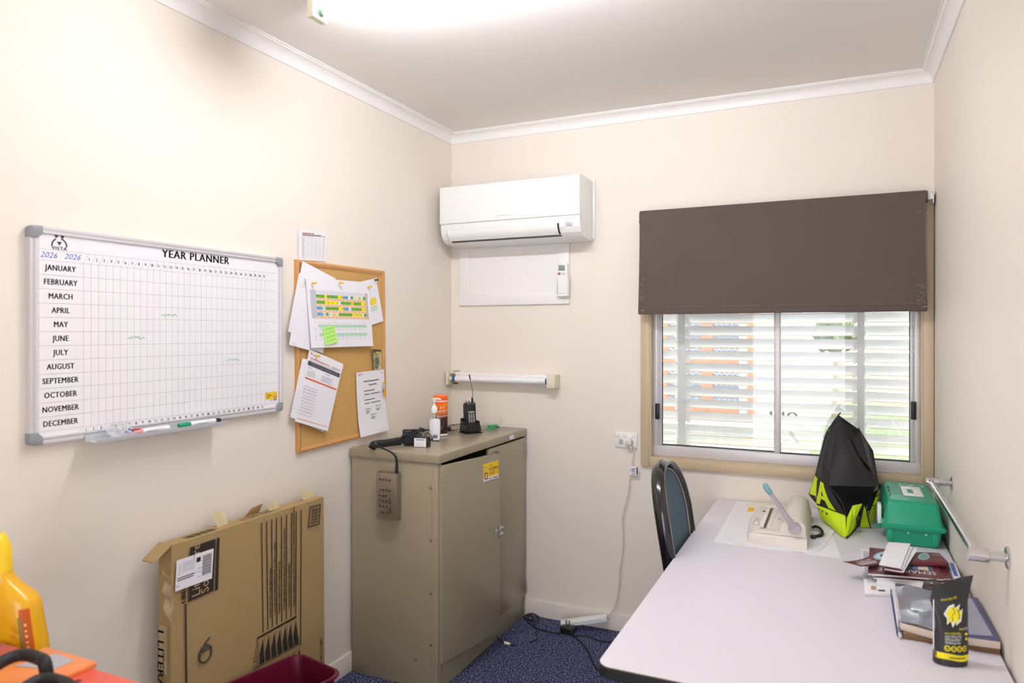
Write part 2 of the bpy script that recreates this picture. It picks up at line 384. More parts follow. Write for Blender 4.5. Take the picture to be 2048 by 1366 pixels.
wl = thing('wall_light', 'unlit fluorescent batten with cream end caps on the back wall beside the corner', 'light', (.335, 0, 1.225))
b = MB().prism([(.05, 0, 1.238), (.05, -.030, 1.238), (.05, -.040, 1.246), (.05, -.040, 1.288), (.05, -.032, 1.296), (.05, 0, 1.296)], (.565, 0, 0), gloss_white, .001); part('housing', b, wl)
part('tube', MB().tube([(.062, -.058, 1.262), (.604, -.058, 1.262)], .0165, phos, 18), wl)
for xa, xb in ((.046, .062), (.604, .6125)): part('tube_cap', MB().tube([(xa, -.058, 1.262), (xb, -.058, 1.262)], .0168, blue, 16), wl, 'blue tube end')
b = MB().box((.613, -.078, 1.228), (.660, 0, 1.298), offw, .003); part('end_cap', b, wl)
b = MB().box((.008, -.078, 1.228), (.021, 0, 1.300), offw, .003); b.box((.021, -.012, 1.232), (.05, 0, 1.298), offw, .002)
b.box((.021, -.062, 1.252), (.046, -.054, 1.272), offw, .001); b.box((.030, -.06, 1.29), (.05, -.012, 1.3), offw, .001); b.box((.04, -.05, 1.23), (.05, -.012, 1.24), M('brass_contact', (120, 110, 50), .4, .6))
part('end_cap', b, wl, 'open end cap with holder showing')
part('wire', MB().tube([(.03, -.03, 1.3005), (.055, -.035, 1.3045), (.075, -.034, 1.303)], .0018, M('brown_wire', (110, 90, 50), .5), 5), wl)
part('maker_label', MB().box((.572, -.0752, 1.252), (.596, -.0747, 1.263), M('label_grey', (205, 200, 205), .6)), wl)

# ---------------------------------------------------------------- roller blind
fab = M('brown_blind_fabric', (95, 84, 77), .85, var=.10, vscale=160, bump=.25, bscale=900, spec=.25)
rb = thing('roller_blind', 'dark brown fabric roller blind half lowered over the window', 'blind', (1.72, -.06, 1.605))
b = MB(); rows = []; ny, nx = 30, 60
for i in range(ny+1):
    t = i/ny; r = []
    for j in range(nx+1):
        u = j/nx; e = min(u, 1-u); cup = -.006*math.exp(-e*25)*math.sin(math.pi*t)
        x = 1.109+1.224*u+(.004 if u < .5 else -.006)*math.sin(t*math.pi*1.2)*math.exp(-e*30)-.006*t*(1-u)*.6
        if i <= 4: a = math.pi/2*(i/4); y, z = -.060-.026*math.sin(a), 2.092+.028*math.cos(a)
        else: z = 2.092-(2.092-1.612)*(i-4)/(ny-4); y = -.086+.0015*math.sin(u*31+t*9)*t+cup
        r.append(V((x, y, z)))
    rows.append(r)
b.slab(rows, (0, -1, .0), .0012, fab); part('fabric', b, rb)
b = MB(); b.box((1.1065, -.0915, 1.6075), (2.3345, -.0825, 1.634), fab, .003); hem = part('hem_bar', b, rb)
part('stitching', MB().box((1.115, -.0870, 1.6428), (2.328, -.0860, 1.6436), M('stitch', (140, 126, 116), .8)), rb)
part('roller_tube', MB().tube([(1.108, -.060, 2.092), (2.338, -.060, 2.092)], .0255, fab, 20), rb)
for xa, xb in ((1.103, 1.108), (2.356, 2.3595)):
    b = MB().box((xa, -.084, 2.060), (xb, 0, 2.112), alum, .001); b.box((min(xa, 2.338), -.07, 2.08), (xb, -.05, 2.104), white if xa > 2 else alum, .001)
    part('bracket', b, rb, 'metal roller bracket')
fz = MB()                                                 # frayed threads along the edges
for i in range(46):
    right = random.random() < .7; z = random.uniform(1.63, 1.78) if random.random() < .6 else random.uniform(1.63, 2.06); x = (2.330-abs(random.gauss(0, .02))) if right else 1.112+abs(random.gauss(0, .012))
    p = V((x, -.0885, z)); a = random.uniform(0, 6.28); L = random.uniform(.006, .02)
    fz.tube([p, p+V((math.cos(a)*L*.5, -.0006, math.sin(a)*L*.5)), p+V((math.cos(a+.7)*L, -.0002, math.sin(a+.7)*L))], .00035, M('frayed_thread', (205, 195, 186), .8), 4)
for x in (1.118, 2.318): fz.box((x, -.0918, 1.627), (x+.016, -.0914, 1.6285), MATS['frayed_thread'])
o = part('frayed_threads', fz, rb); o['kind'] = 'stuff'

# ---------------------------------------------------------------- air conditioner and the panel under it
acw = M('air_conditioner_plastic', (246, 246, 244), .28)
ac = thing('air_conditioner', 'white split system air conditioner high on the back wall', 'air conditioner', (.45, 0, 1.98))
pf = [(0, 2.302), (-.16, 2.304), (-.206, 2.300), (-.214, 2.290), (-.2145, 2.097), (-.214, 2.075), (-.208, 2.045), (-.192, 2.018), (-.165, 2.000), (-.12, 1.993), (-.04, 1.990), (0, 1.990)]
part('body', MB().prism([(.056, y, z) for y, z in pf], (.790, 0, 0), acw, .004), ac)
part('front_panel', MB().box((.054, -.223, 2.0985), (.848, -.2145, 2.296), acw, .005, 3), ac)
part('back_plate', MB().box((.05, -.012, 2.000), (.856, 0, 2.312), acw, .003), ac)
dk = M('vent_shadow_gap', (120, 118, 114), .6)
def arc(x, o=0.): return [(x, -.2155-o, 2.062), (x, -.2135-o, 2.046), (x, -.207-o, 2.032), (x, -.197-o, 2.0205), (x, -.186-o*.7, 2.0125-o*.6)]
b = MB(); a0, a1 = arc(.100, .004), arc(.728, .004); b.grid([a0, a1], acw)
b.slab([[V(p) for p in arc(.100, .005)], [V(p) for p in arc(.728, .005)]], (0, -.8, -.6), .004, acw); part('vent_flap', b, ac)
b = MB()
b.box((.098, -.2152, 2.0625), (.730, -.2140, 2.0645), dk)
b.slab([[V(p) for p in arc(.7285, .001)], [V(p) for p in arc(.736, .001)]], (0, -.8, -.6), .002, M('vent_black', (40, 40, 42), .6))
b.slab([[V(p) for p in arc(.096, .001)], [V(p) for p in arc(.0995, .001)]], (0, -.8, -.6), .002, dk)
b.box((.110, -.186, 2.003), (.737, -.168, 2.0065), MATS['vent_black'], mat=None); part('vent_gap', b, ac)
part('receiver_window', MB().box((.772, -.2162, 2.048), (.806, -.2125, 2.066), M('grey_film', (196, 194, 206), .3), .001), ac)
b = MB(); b.text('MITSUBISHI ELECTRIC', .0085, plane((.402, -.2233, 2.1185), (1, 0, 0), (0, 0, 1)), M('pale_grey_print', (176, 176, 180), .5), sx=.95)
for a in (90, 210, 330):
    cx_, cz_ = .3945+.0028*math.cos(math.radians(a)), 2.1205+.0028*math.sin(math.radians(a)); d = V((math.cos(math.radians(a)), 0, math.sin(math.radians(a)))); e = V((-d.z, 0, d.x)); q = V((cx_, -.2233, cz_))
    b.poly([q-d*.0028, q+e*.0014, q+d*.0028, q-e*.0014], MATS['pale_grey_print'])
b.text('INVERTER', .006, plane((.742, -.2161, 2.037), (1, 0, 0), (0, 0, 1)), MATS['pale_grey_print']); part('lettering', b, ac)
for dx in (.0,): part('side_slots', MB().box((.8462, -.20, 2.082), (.8468, -.196, 2.086), dk).box((.8462, -.20, 2.089), (.8468, -.196, 2.093), dk), ac)

ap = thing('access_panel', 'white framed access panel under the air conditioner', 'panel', (.388, 0, 1.668))
part('board', MB().box((.060, -.008, 1.670), (.716, 0, 1.996), gloss_white), ap)
for a, q in (((.060, 1.670), (.716, 1.735)), ((.060, 1.990), (.716, 2.0))): part('rail', MB().box((a[0], -.014, a[1]), (q[0], -.008, q[1]), gloss_white, .002), ap)
for xa, xb in ((.060, .126), (.650, .716)): part('stile', MB().box((xa, -.014, 1.735), (xb, -.008, 1.990), gloss_white, .002), ap)
for x, z, r in ((.463, 1.957, .011), (.474, 1.842, .006)): part('plug_ring', MB().tube([(x+r*math.cos(a), -.0082, z+r*math.sin(a)) for a in [i*math.pi/12 for i in range(24)]], .0007, M('ring_mark', (220, 216, 210), .5), 5, closed=True), ap)
rh = solo('remote_holder', MB().box((.658, -.020, 1.712), (.722, -.014, 1.80), white, .002).box((.658, -.046, 1.708), (.722, -.014, 1.722), white, .004).box((.717, -.046, 1.715), (.722, -.014, 1.82), white, .002).box((.658, -.046, 1.715), (.6605, -.014, 1.79), white, .001), 'white wall holder carrying the air conditioner remote', 'holder')
rc = thing('remote_control', 'white air conditioner remote with a small grey screen in the wall holder', 'remote control', (.689, -.03, 1.723))
part('body', MB().box((.6615, -.042, 1.7225), (.7155, -.021, 1.884), white, .005, 3), rc)
part('screen', MB().box((.668, -.0432, 1.842), (.704, -.0418, 1.872), M('lcd', (140, 152, 140), .3), .0008), rc, 'grey green screen')
part('power_button', MB().lathe([(.007, -.0438), (.0075, -.0418)], (.672, 0, 1.8275), M('red_button', (196, 84, 80), .4), 18, 'y'), rc, 'red round button')
for x in (.687, .700): part('button', MB().box((x-.0045, -.0432, 1.819), (x+.0045, -.0418, 1.834), M('pale_button', (220, 220, 222), .4), .001), rc)
part('button_marks', MB().box((.6855, -.0436, 1.826), (.6885, -.0431, 1.829), ink).box((.6985, -.0436, 1.823), (.7015, -.0431, 1.826), ink), rc)

# ================================================================ WHITEBOARD
wb = thing('whiteboard', 'large white year planner whiteboard in a silver frame on the left wall', 'whiteboard', (0, -1.84, 1.212))
Y0, Y1, Z0, Z1 = -2.316, -1.366, 1.214, 1.810
enamel = M('whiteboard_enamel', (244, 242, 246), .18, spec=.5)
part('panel', MB().box((.004, Y0+.01, Z0+.01), (.0155, Y1-.01, Z1-.01), enamel), wb)
fr = lambda t: [(0, 0), (.022, 0), (.022, t*.35), (.0185, t*.5), (.0185, t*.6), (.022, t*.7), (.022, t*.93), (.016, t), (0, t)]
FW = .019
b = MB()
b.prism([(x, Y0+.02, Z1-w) for x, w in fr(FW)], (0, Y1-Y0-.04, 0), alum); b.prism([(x, Y0+.02, Z0+w) for x, w in fr(FW)], (0, Y1-Y0-.04, 0), alum)
b.prism([(x, Y0+w, Z0+.02) for x, w in fr(FW)], (0, 0, Z1-Z0-.04), alum); b.prism([(x, Y1-w, Z0+.02) for x, w in fr(FW)], (0, 0, Z1-Z0-.04), alum)
part('frame', b, wb)
capm = M('grey_corner_cap', (146, 150, 156), .4)
for ys, zs, y, z in ((1, 1, Y0, Z0), (1, -1, Y0, Z1), (-1, 1, Y1, Z0), (-1, -1, Y1, Z1)):
    L, w, r = .034, .0265, .012; sh = [(0, r), (r*.3, r*.3), (r, 0), (L, 0), (L, w*.72), (w*.9, w*1.02), (w*1.02, w*.9), (w*.72, L), (0, L)]
    sh = [(r, 0), (L, 0), (L, w*.8), (w, w), (w*.8, L), (0, L), (0, r), (r*.12, r*.5), (r*.5, r*.12)]
    part('corner_cap', MB().prism([(-.0, y+ys*a-ys*.001, z+zs*c_-zs*.001) for a, c_ in sh], (.0245, 0, 0), capm, .0015), wb)
X = .0157; onb = lambda y, z, h=0.: (X+h, y, z)
tx = lambda y, z: (lambda a, b_: (X+.0004, y+a, z+b_))
line = M('grid_line', (186, 182, 190), .6); hand = M('blue_marker', (90, 120, 205), .5); greenm = M('green_marker', (70, 200, 160), .5)
b = MB()
def ln(y0, z0, y1, z1, w=.0008, m=line, h=.0002):
    d = V((0, y1-y0, z1-z0)).normalized(); n = V((0, -d.z, d.y))*w/2; p, q = V((X+h, y0, z0)), V((X+h, y1, z1)); b.poly([p-n, q-n, q+n, p+n], m)
zr = [1.7185-.0393*i for i in range(13)]; gy0 = -2.164; dy = (-1.451-gy0)/31
for z in zr[:-1]: ln(-2.292, z, -1.390, z)
ln(-2.292, 1.7485, -1.390, 1.7485); ln(-2.292, zr[-1], gy0, zr[-1]); ln(gy0, zr[-1], -1.390, zr[-1])
ln(-2.290, 1.235, -2.290, 1.785)
for i in range(32):
    y = gy0+dy*i; ln(y, zr[-1], y, zr[0]); ln(y, zr[0], y+.016, 1.7485); ln(y, zr[-1], y-.011, 1.2335)
part('grid_lines', b, wb)
b = MB()
b.text('YEAR PLANNER', .036, tx(-1.765, 1.7635), ink, 'CENTER', bold=.0012, sx=1.0, spacing=1.12)
part('title', b, wb, 'black printed title')
for i, mth in enumerate('JANUARY FEBRUARY MARCH APRIL MAY JUNE JULY AUGUST SEPTEMBER OCTOBER NOVEMBER DECEMBER'.split()):
    part('month_name', MB().text(mth, .0225, tx(-2.2295, (zr[i]+zr[i+1])/2-.007), ink, 'CENTER', bold=.0006, sx=.84, spacing=1.08), wb, 'black printed '+mth.title())
b = MB()
for i in range(31):
    b.text(str(i+1), .0125, tx(gy0+dy*(i+.75), 1.7285), ink, 'CENTER', bold=.0003, sx=.8); b.text(str(i+1), .0125, tx(gy0+dy*(i+.32), 1.2335), ink, 'CENTER', bold=.0003, sx=.8)
part('day_numbers', b, wb, 'black printed day numbers')
b = MB(); vc = V((X+.0003, -2.2335, 1.7625))                     # maker's arch and triangle emblem
ro, ri = .0225, .0185; pts = [(math.cos(math.radians(a)), math.sin(math.radians(a))) for a in range(-8, 189, 14)]
for (c0, s0), (c1, s1_) in zip(pts, pts[1:]):
    if abs(c0) < .35: continue
    b.poly([vc+V((0, c0*ro, s0*ro)), vc+V((0, c1*ro, s1_*ro)), vc+V((0, c1*ri, s1_*ri)), vc+V((0, c0*ri, s0*ri))], ink)
for y0, z0, s_ in ((0, .0, .0078), (-.0085, .0195, .0062), (.0085, .0195, .0062)): b.poly([vc+V((0, y0, z0)), vc+V((0, y0+s_, z0+s_*1.45)), vc+V((0, y0-s_, z0+s_*1.45))], ink)
b.text('VISTA', .0135, tx(-2.2335, 1.7505), ink, 'CENTER', bold=.0004, sx=1.05, spacing=1.2); part('emblem', b, wb)
b = MB(); b.text('2026', .0225, tx(-2.2875, 1.7265), hand, bold=-.0002, shear=.35, sx=1.05); b.text('2026', .0225, tx(-2.221, 1.7275), hand, bold=-.0003, shear=.35, sx=1.05)
part('handwriting', b, wb, 'blue handwritten years')
random.seed(3)
for y0, z0 in ((-1.906, 1.576), (-2.025, 1.503), (-1.637, 1.421)):
    p = [(X+.0006, y0+i*.0028, z0+random.uniform(-.0055, .0055)*(1 if i % 6 else .1)) for i in range(22)]; part('handwriting', MB().tube(p, .0007, greenm, 4), wb, 'green handwritten scribble')
stick_y = M('yellow_sticker', (250, 208, 30), .4); stick_r = M('sticker_red', (170, 60, 45), .5); stick_o = M('sticker_brown', (150, 90, 30), .5)
def safety_sticker(mb, fn, w, h, small=False):
    """yellow sticker with a red padlock; fn(x,y) maps to the surface"""
    q = lambda x0, y0, x1, y1, m, k: mb.poly([fn(x0, y0, k), fn(x1, y0, k), fn(x1, y1, k), fn(x0, y1, k)], m)
    q(0, 0, w, h, paper, .0002); q(0, h*.2, w, h, stick_y, .0003)
    px_ = w*.72 if small else w*.08
    q(px_, h*.10, px_+w*.2, h*.48, stick_r, .0004); q(px_+w*.06, h*.17, px_+w*.14, h*.40, paper, .0005)
    for a in range(6):
        t0, t1 = math.pi*a/6, math.pi*(a+1)/6; cx_, cy_ = px_+w*.1, h*.66; r0, r1 = w*.055, w*.075
        mb.poly([fn(cx_+r*math.cos(t), cy_+r*1.6*math.sin(t), .0005) for r, t in ((r0, t0), (r1, t0), (r1, t1), (r0, t1))], greyink)
    for s_ in (-1, 1): q(px_+w*.1+s_*w*.065-w*.01, h*.46, px_+w*.1+s_*w*.065+w*.01, h*.68, greyink, .0005)
    x0 = w*.05 if small else w*.36
    mb.text('LOCKING', h*.235, lambda x, y: fn(x0+x, h*.55+y, .0006), stick_r, bold=h*.004, sx=.95 if not small else .8)
    mb.text('4 LIFE?', h*.235, lambda x, y: fn(x0+x, h*.31+y, .0006), stick_r, bold=h*.004, sx=.95 if not small else .8)
    mb.text('Are you', h*.13, lambda x, y: fn(x0+x, h*.80+y, .0006), stick_o)
    q(w*.36, h*.07, w*.58, h*.11, stick_o, .0005); q(w*.66, h*.06, w*.93, h*.12, stick_o, .0005)
b = MB(); safety_sticker(b, lambda x, y, k: (X+k, -1.4505+x, 1.2555+y), .0625, .0355, True); part('sticker', b, wb, 'small yellow sticker with red padlock')
tray = clear('tray_plastic', body=.62, bodyc=(222, 226, 230), rough=.15)
b = MB(); tp = [(.0225, 1.224), (.026, 1.224), (.027, 1.2085), (.072, 1.2045), (.0745, 1.214), (.0765, 1.2135), (.0735, 1.2022), (.0245, 1.2060)]
b.prism([(x, -2.166, z) for x, z in tp], (0, .48, 0), tray); part('pen_tray', b, wb)
def marker(name, y0, y1, x, z, capm_, label, plug=None, capl=.055, pink=False, dz=0.):
    t = thing(name, label, 'marker pen', ((x), (y0+y1)/2, z-.0085)); L = y1-y0
    p = lambda f: V((x, y0+L*f, z+dz*f)); k = capl/L
    part('cap', MB().tube([p(0), p(.02), p(.03), p(k*.9), p(k)], .0085, capm_, 16, radii=[.0070, .0088, .0092, .0092, .0088]), t)
    part('barrel', MB().tube([p(k), p(.97), p(1)], .0078, white, 16, radii=[.0078, .0078, .0074]), t)
    if plug: part('end_plug', MB().tube([p(.87), p(.985), p(1.002)], .0084, plug, 16, radii=[.0084, .0084, .007]), t)
    b = MB(); y = y0+L*(k+.10)
    b.box((x+.0076, y, z-.0035), (x+.0082, y+L*.30, z-.001), greyink); b.box((x+.0072, y+.01, z+.002), (x+.008, y+L*.4, z+.003), faint); part('print', b, t); return t
marker('marker_pen', -1.872, -1.704, .055, 1.2166, M('green_cap', (20, 150, 110), .35), 'green capped marker with black end in the whiteboard tray', black, .042)
t = marker('marker_pen', -2.048, -1.912, .057, 1.2164, M('clear_pink_cap', (236, 165, 170), .3), 'white marker with red and pink cap in the whiteboard tray', None, .040)
part('cap_label', MB().box((.056, -2.047, 1.2258), (.066, -2.016, 1.2275), M('red_cap', (214, 46, 40), .35), .0006), t)
bagm = clear('crumpled_clear_plastic', body=.30, bodyc=(236, 238, 246), rough=.2)
pk = thing('plastic_packet', 'crumpled clear plastic packet with blue print at left end of the tray', 'packet', (.06, -2.085, 1.209)); b = MB(); rows = []; random.seed(11)
for i in range(9):
    r = []
    for j in range(13):
        u, v = j/12, i/8; y = -2.128+.085*u+.012*v; z = 1.248-.036*v-.004*u+random.uniform(-.003, .003); x = .044+.026*v+random.uniform(-.004, .005)+.006*math.sin(u*9)
        r.append(V((x, y, max(z, 1.2105))))
    rows.append(r)
b.slab(rows, (1, 0, .4), .0008, bagm); part('film', b, pk)
b = MB(); bp2 = M('blue_print', (80, 95, 170), .6)
for i in range(5): y = -2.095+i*.011; b.box((.0695, y, 1.221+(i % 2)*.006), (.0702, y+.007, 1.2255+(i % 2)*.007), bp2 if i > 1 else M('pale_blue', (205, 210, 226), .6))
part('print', b, pk)

# ================================================================ SHEETS OF PAPER
class Sheet:
    def __init__(s, A, B, C, D, off, n=(1, 0, 0), curl=None):
        s.c = [V(p) for p in (A, B, C, D)]; s.off = off; s.n = V(n); s.curl = curl or (lambda u, v: 0.)
    def at(s, u, v, h=0.):
        A, B, C, D = s.c; p = (A*(1-u)+B*u)*(1-v)+(D*(1-u)+C*u)*v; return p+s.n*(s.off+s.curl(u, v)+h)
    def slab(s, mb, m, nu=12, nv=14, th=.0003): return mb.slab([[s.at(j/nu, i/nv) for j in range(nu+1)] for i in range(nv+1)], s.n, th, m)
    def rect(s, mb, u0, v0, u1, v1, m, h=.0007, nu=1):
        for i in range(nu):
            a, b_ = u0+(u1-u0)*i/nu, u0+(u1-u0)*(i+1)/nu; mb.poly([s.at(a, v0, h), s.at(b_, v0, h), s.at(b_, v1, h), s.at(a, v1, h)], m)
    def words(s, mb, u0, v, u1, m, h=.012, seed=0, gap=.012, wmax=.07):
        rnd = random.Random(seed); u = u0
        while u < u1:
            w = min(rnd.uniform(.02, wmax), u1-u); s.rect(mb, u, v-h*.5, u+w, v+h*.5, m, .0012); u += w+gap
def sheet(name, label, cat, S, draw=None, m=paper, group=None, th=.0003, nu=12, nv=14):
    o = solo(name, S.slab(MB(), m, nu, nv, th), label, cat, group)
    if draw: b = MB(); draw(b, S); part('print', b, o, solid=False)
    return o
def pin(y, z, x, label, m=gold, group='yellow push pins', drop=0.):
    t = thing('push_pin', label, 'push pin', (x, y, z-.006), group); d = V((1, .25, .02)).normalized(); p = V((x-.006, y, z))
    part('needle', MB().tube([p, p+d*.008], .0006, chrome, 6), t)
    pts = [p+d*k for k in (.007, .009, .010, .019, .020, .0225)]; b = MB(); b.tube(pts, .004, m, 12, radii=[.0056, .0056, .0034, .0028, .0050, .0050]); part('head', b, t); return t

# ---------------------------------------------------------------- cork board
cork = speckle('cork', (212, 170, 106), (190, 146, 84), 420, .40, .75, spot2=(222, 184, 124)); pine = M('pine_frame', (206, 152, 92), .45, var=.10, vscale=18)
cb = thing('cork_board', 'cork notice board in a pine frame on the left wall above the cabinet', 'notice board', (0, -.968, 1.03))
K = [V(p) for p in ((0, -1.278, 1.814), (0, -.670, 1.815), (0, -.658, 1.044), (0, -1.270, 1.030))]
kc = sum(K, V())/4; KI = []
for p in K: d = kc-p; KI.append(p+V((0, math.copysign(.021, d.y), math.copysign(.021, d.z))))
part('cork', MB().prism([p+V((.003, 0, 0)) for p in [k+(kc-k)*.01 for k in K]], (.007, 0, 0), cork), cb)
for i in range(4):
    a, b_, c_, d = K[i], K[(i+1) % 4], KI[(i+1) % 4], KI[i]; f = lambda p, x: p+V((x, 0, 0)); b = MB()
    b.add([f(a, 0), f(b_, 0), f(c_, .0), f(d, .0), f(a, .015), f(b_, .015), f(b_+(c_-b_)*.4, .0175), f(a+(d-a)*.4, .0175), f(c_, .0125), f(d, .0125)],
          [(0, 1, 5, 4), (4, 5, 6, 7), (7, 6, 8, 9), (9, 8, 2, 3), (3, 2, 1, 0), (0, 4, 7, 9, 3), (1, 2, 8, 6, 5)], pine); part('frame_rail', b, cb)
b = MB()
for y, z in ((-.895, 1.748), (-1.118, 1.058), (-1.13, 1.30), (-1.03, 1.20), (-.98, 1.37)): b.tube([(.0098, y, z), (.0106, y, z-.006)], .0012, M('old_pin_mark', (96, 60, 28), .8), 5)
part('pin_marks', b, cb)
BX = .0
def lines(b, S, vs, u0, u1, m, h=.010, seed=0, wmax=.07):
    for i, v in enumerate(vs): S.words(b, u0, v, u1-((i*37+seed) % 5)*.05, m, h, seed+i, wmax=wmax)
# laminated sheet taped to the wall
S = Sheet(*[(0.0040,-1.2572,1.9372),(0.0040,-1.0763,1.9525),(0.0040,-1.0844,1.8239),(0.0040,-1.2557,1.8154)], .0)
def d_lam(b, S):
    S.words(b, .13, .10, .52, redink, .030, 5, .006); lines(b, S, (.145, .175), .13, .92, ink, .018, 3)
    for i in range(6): S.rect(b, .12+i*.15, .22, .123+i*.15, .93, faint)
    for i in range(12): v = .22+i*.0645; S.rect(b, .12, v, .90, v+.004, faint)
    for i in range(11):
        v = .25+i*.0645; S.rect(b, .125, v, .20, v+.014, greyink)
        for k in range(5): S.rect(b, .30+k*.14, v, .34+k*.14, v+.014, greyink if k == 4 else faint)
sheet('laminated_sheet', 'small laminated table sheet on the wall above the cork board', 'sheet', S, d_lam, M('laminated_paper', (240, 238, 240), .25))
# rear sheets, upper left
S = Sheet(*[(0.0200,-1.2503,1.8101),(0.0200,-1.0413,1.7535),(0.0200,-1.0957,1.5727),(0.0200,-1.2939,1.6377)], 0.); sheet('paper_sheet', 'blank white sheet tilted behind the others at the top left of the cork board', 'paper', S)
def d_tab(b, S):
    lines(b, S, (.08, .13, .155), .22, .80, greyink, .008, 9)
    for i in range(5): v = .2+i*.13; S.rect(b, .12, v, .98, v+.003, greyink)
    for i in range(4): S.rect(b, .12+i*.28, .2, .123+i*.28, .72, greyink)
S = Sheet(*[(0.0220,-1.2730,1.7595),(0.0220,-1.1142,1.7420),(0.0220,-1.1803,1.4737),(0.0220,-1.3413,1.5234)], 0., curl=lambda u, v: .006*v*(1-u)); sheet('paper_sheet', 'white sheet with a faint table sticking out left of the coloured roster', 'paper', S, d_tab)
S = Sheet(*[(0.0245,-1.2787,1.7006),(0.0245,-1.1172,1.6994),(0.0245,-1.2152,1.4465),(0.0245,-1.3384,1.4711)], 0., curl=lambda u, v: .006*v*(1-u)); sheet('paper_sheet', 'lowest white sheet hanging past the left edge of the cork board', 'paper', S, lambda b, S: lines(b, S, (.94, .96, .975), .12, .35, faint, .008, 4))
# small sheet on the right
def d_small(b, S):
    ye, gr, bl_, orr = M('print_yellow', (252, 226, 50), .7), M('print_pale_green', (190, 224, 198), .7), M('print_blue', (110, 175, 225), .7), M('print_orange', (240, 196, 160), .7)
    S.rect(b, .40, .42, .70, .57, ye); S.rect(b, .30, .44, .40, .57, bl_); S.rect(b, .70, .41, .76, .56, orr)
    for v in (.60, .66): S.rect(b, .32, v, .78, v+.04, gr)
S = Sheet(*[(0.0180,-0.8642,1.7510),(0.0180,-0.7429,1.7766),(0.0180,-0.6849,1.5745),(0.0180,-0.8115,1.5472)], 0.); sheet('paper_sheet', 'white sheet with a small yellow table at the right of the coloured roster', 'paper', S, d_small)
S = Sheet(*[(0.0180,-1.2122,1.4680),(0.0180,-1.1126,1.4621),(0.0180,-1.1206,1.4316),(0.0180,-1.2152,1.4536)], 0.); sheet('paper_sheet', 'corner of white paper peeping out below the coloured roster', 'paper', S)
# coloured roster
Rc = [M('roster_green', (112, 178, 62), .7), M('roster_yellow', (255, 232, 20), .7), M('roster_blue', (105, 172, 226), .7), M('roster_white', (242, 242, 246), .7), M('roster_orange', (247, 208, 178), .7), M('roster_grey', (196, 198, 208), .7), M('roster_mint', (186, 224, 196), .7)]
def d_roster(b, S):
    u0, u1, v0, v1 = .045, .95, .175, .575; S.rect(b, u0+.08, v0, u1, v0+.06, M('roster_head', (226, 226, 236), .7), nu=6); S.rect(b, u0, v0, u0+.08, v1, Rc[5], .0009)
    rows = ['GGGYGGGGYY BBwGwwYwG'.replace(' ', ''), 'GGGYYYYYwG GGGYGGGYY'.replace(' ', ''), 'BBwGGGGGYY BBwGGGGYY'.replace(' ', ''), 'BBwGwwYwGG GGGYYYYwG'.replace(' ', '')]
    ix = {'G': 0, 'Y': 1, 'B': 2, 'w': 3}
    for i, r in enumerate(rows):
        va = v0+.06+i*.086
        for j, ch in enumerate(r): ua = u0+.08+j*(u1-u0-.12)/len(r); S.rect(b, ua, va, ua+(u1-u0-.12)/len(r), va+.047, Rc[ix[ch]], .0009)
        S.rect(b, u0, va+.047, u1, va+.086, Rc[4], .0008, 16)
        S.words(b, u0+.12, va+.066, u1-.05, M('roster_ink', (214, 160, 130), .7), .010, i, .035, .03); S.words(b, u0+.09, va+.024, u1-.05, M('roster_ink2', (80, 140, 50), .7), .009, i+9, .05, .03)
    S.rect(b, u1-.04, v0, u1, v1, M('roster_grey2', (206, 190, 182), .7), .0011)
    for v in (.665, .79): S.rect(b, .13, v, .90, v+.04, Rc[6], .0008, 16)
    for v in (.64, .73, .75, .83, .85, .885): S.words(b, .07, v, .92, faint, .008, int(v*100), .05, .02)
    for u in (.27, .53, .78): S.rect(b, u, .02, u+.003, .98, M('fold_mark', (226, 224, 232), .8), .0003)
S = Sheet(*[(0.0280,-1.2416,1.7454),(0.0280,-0.8136,1.7505),(0.0280,-0.7905,1.4566),(0.0280,-1.2147,1.4558)], 0., curl=lambda u, v: .0022*math.sin(u*9)*v+.006*v); sheet('roster_sheet', 'large white roster with green, yellow and blue rows on the cork board', 'paper', S, d_roster, nu=24)
stk = M('lime_sticky_note', (190, 246, 130), .7); gp = M('pencil_green', (120, 175, 80), .8)
def d_stk(b, S):
    for i, (v, n) in enumerate(((.17, 3), (.40, 3), (.62, 3), (.83, 3))):
        p = [S.at(.15+.7*k/26, v+.05*math.sin(k*2.1+i)*math.sin(k*.7)-.002*k, .0006) for k in range(27)]; b.tube(p, .00035, gp, 4)
S = Sheet(*[(0.0360,-1.1454,1.5404),(0.0360,-1.0727,1.5515),(0.0360,-1.0495,1.4784),(0.0360,-1.1327,1.4647)], 0., curl=lambda u, v: .004*v*v); sheet('sticky_note', 'lime green sticky note with handwriting stuck on the roster', 'sticky note', S, d_stk, stk)
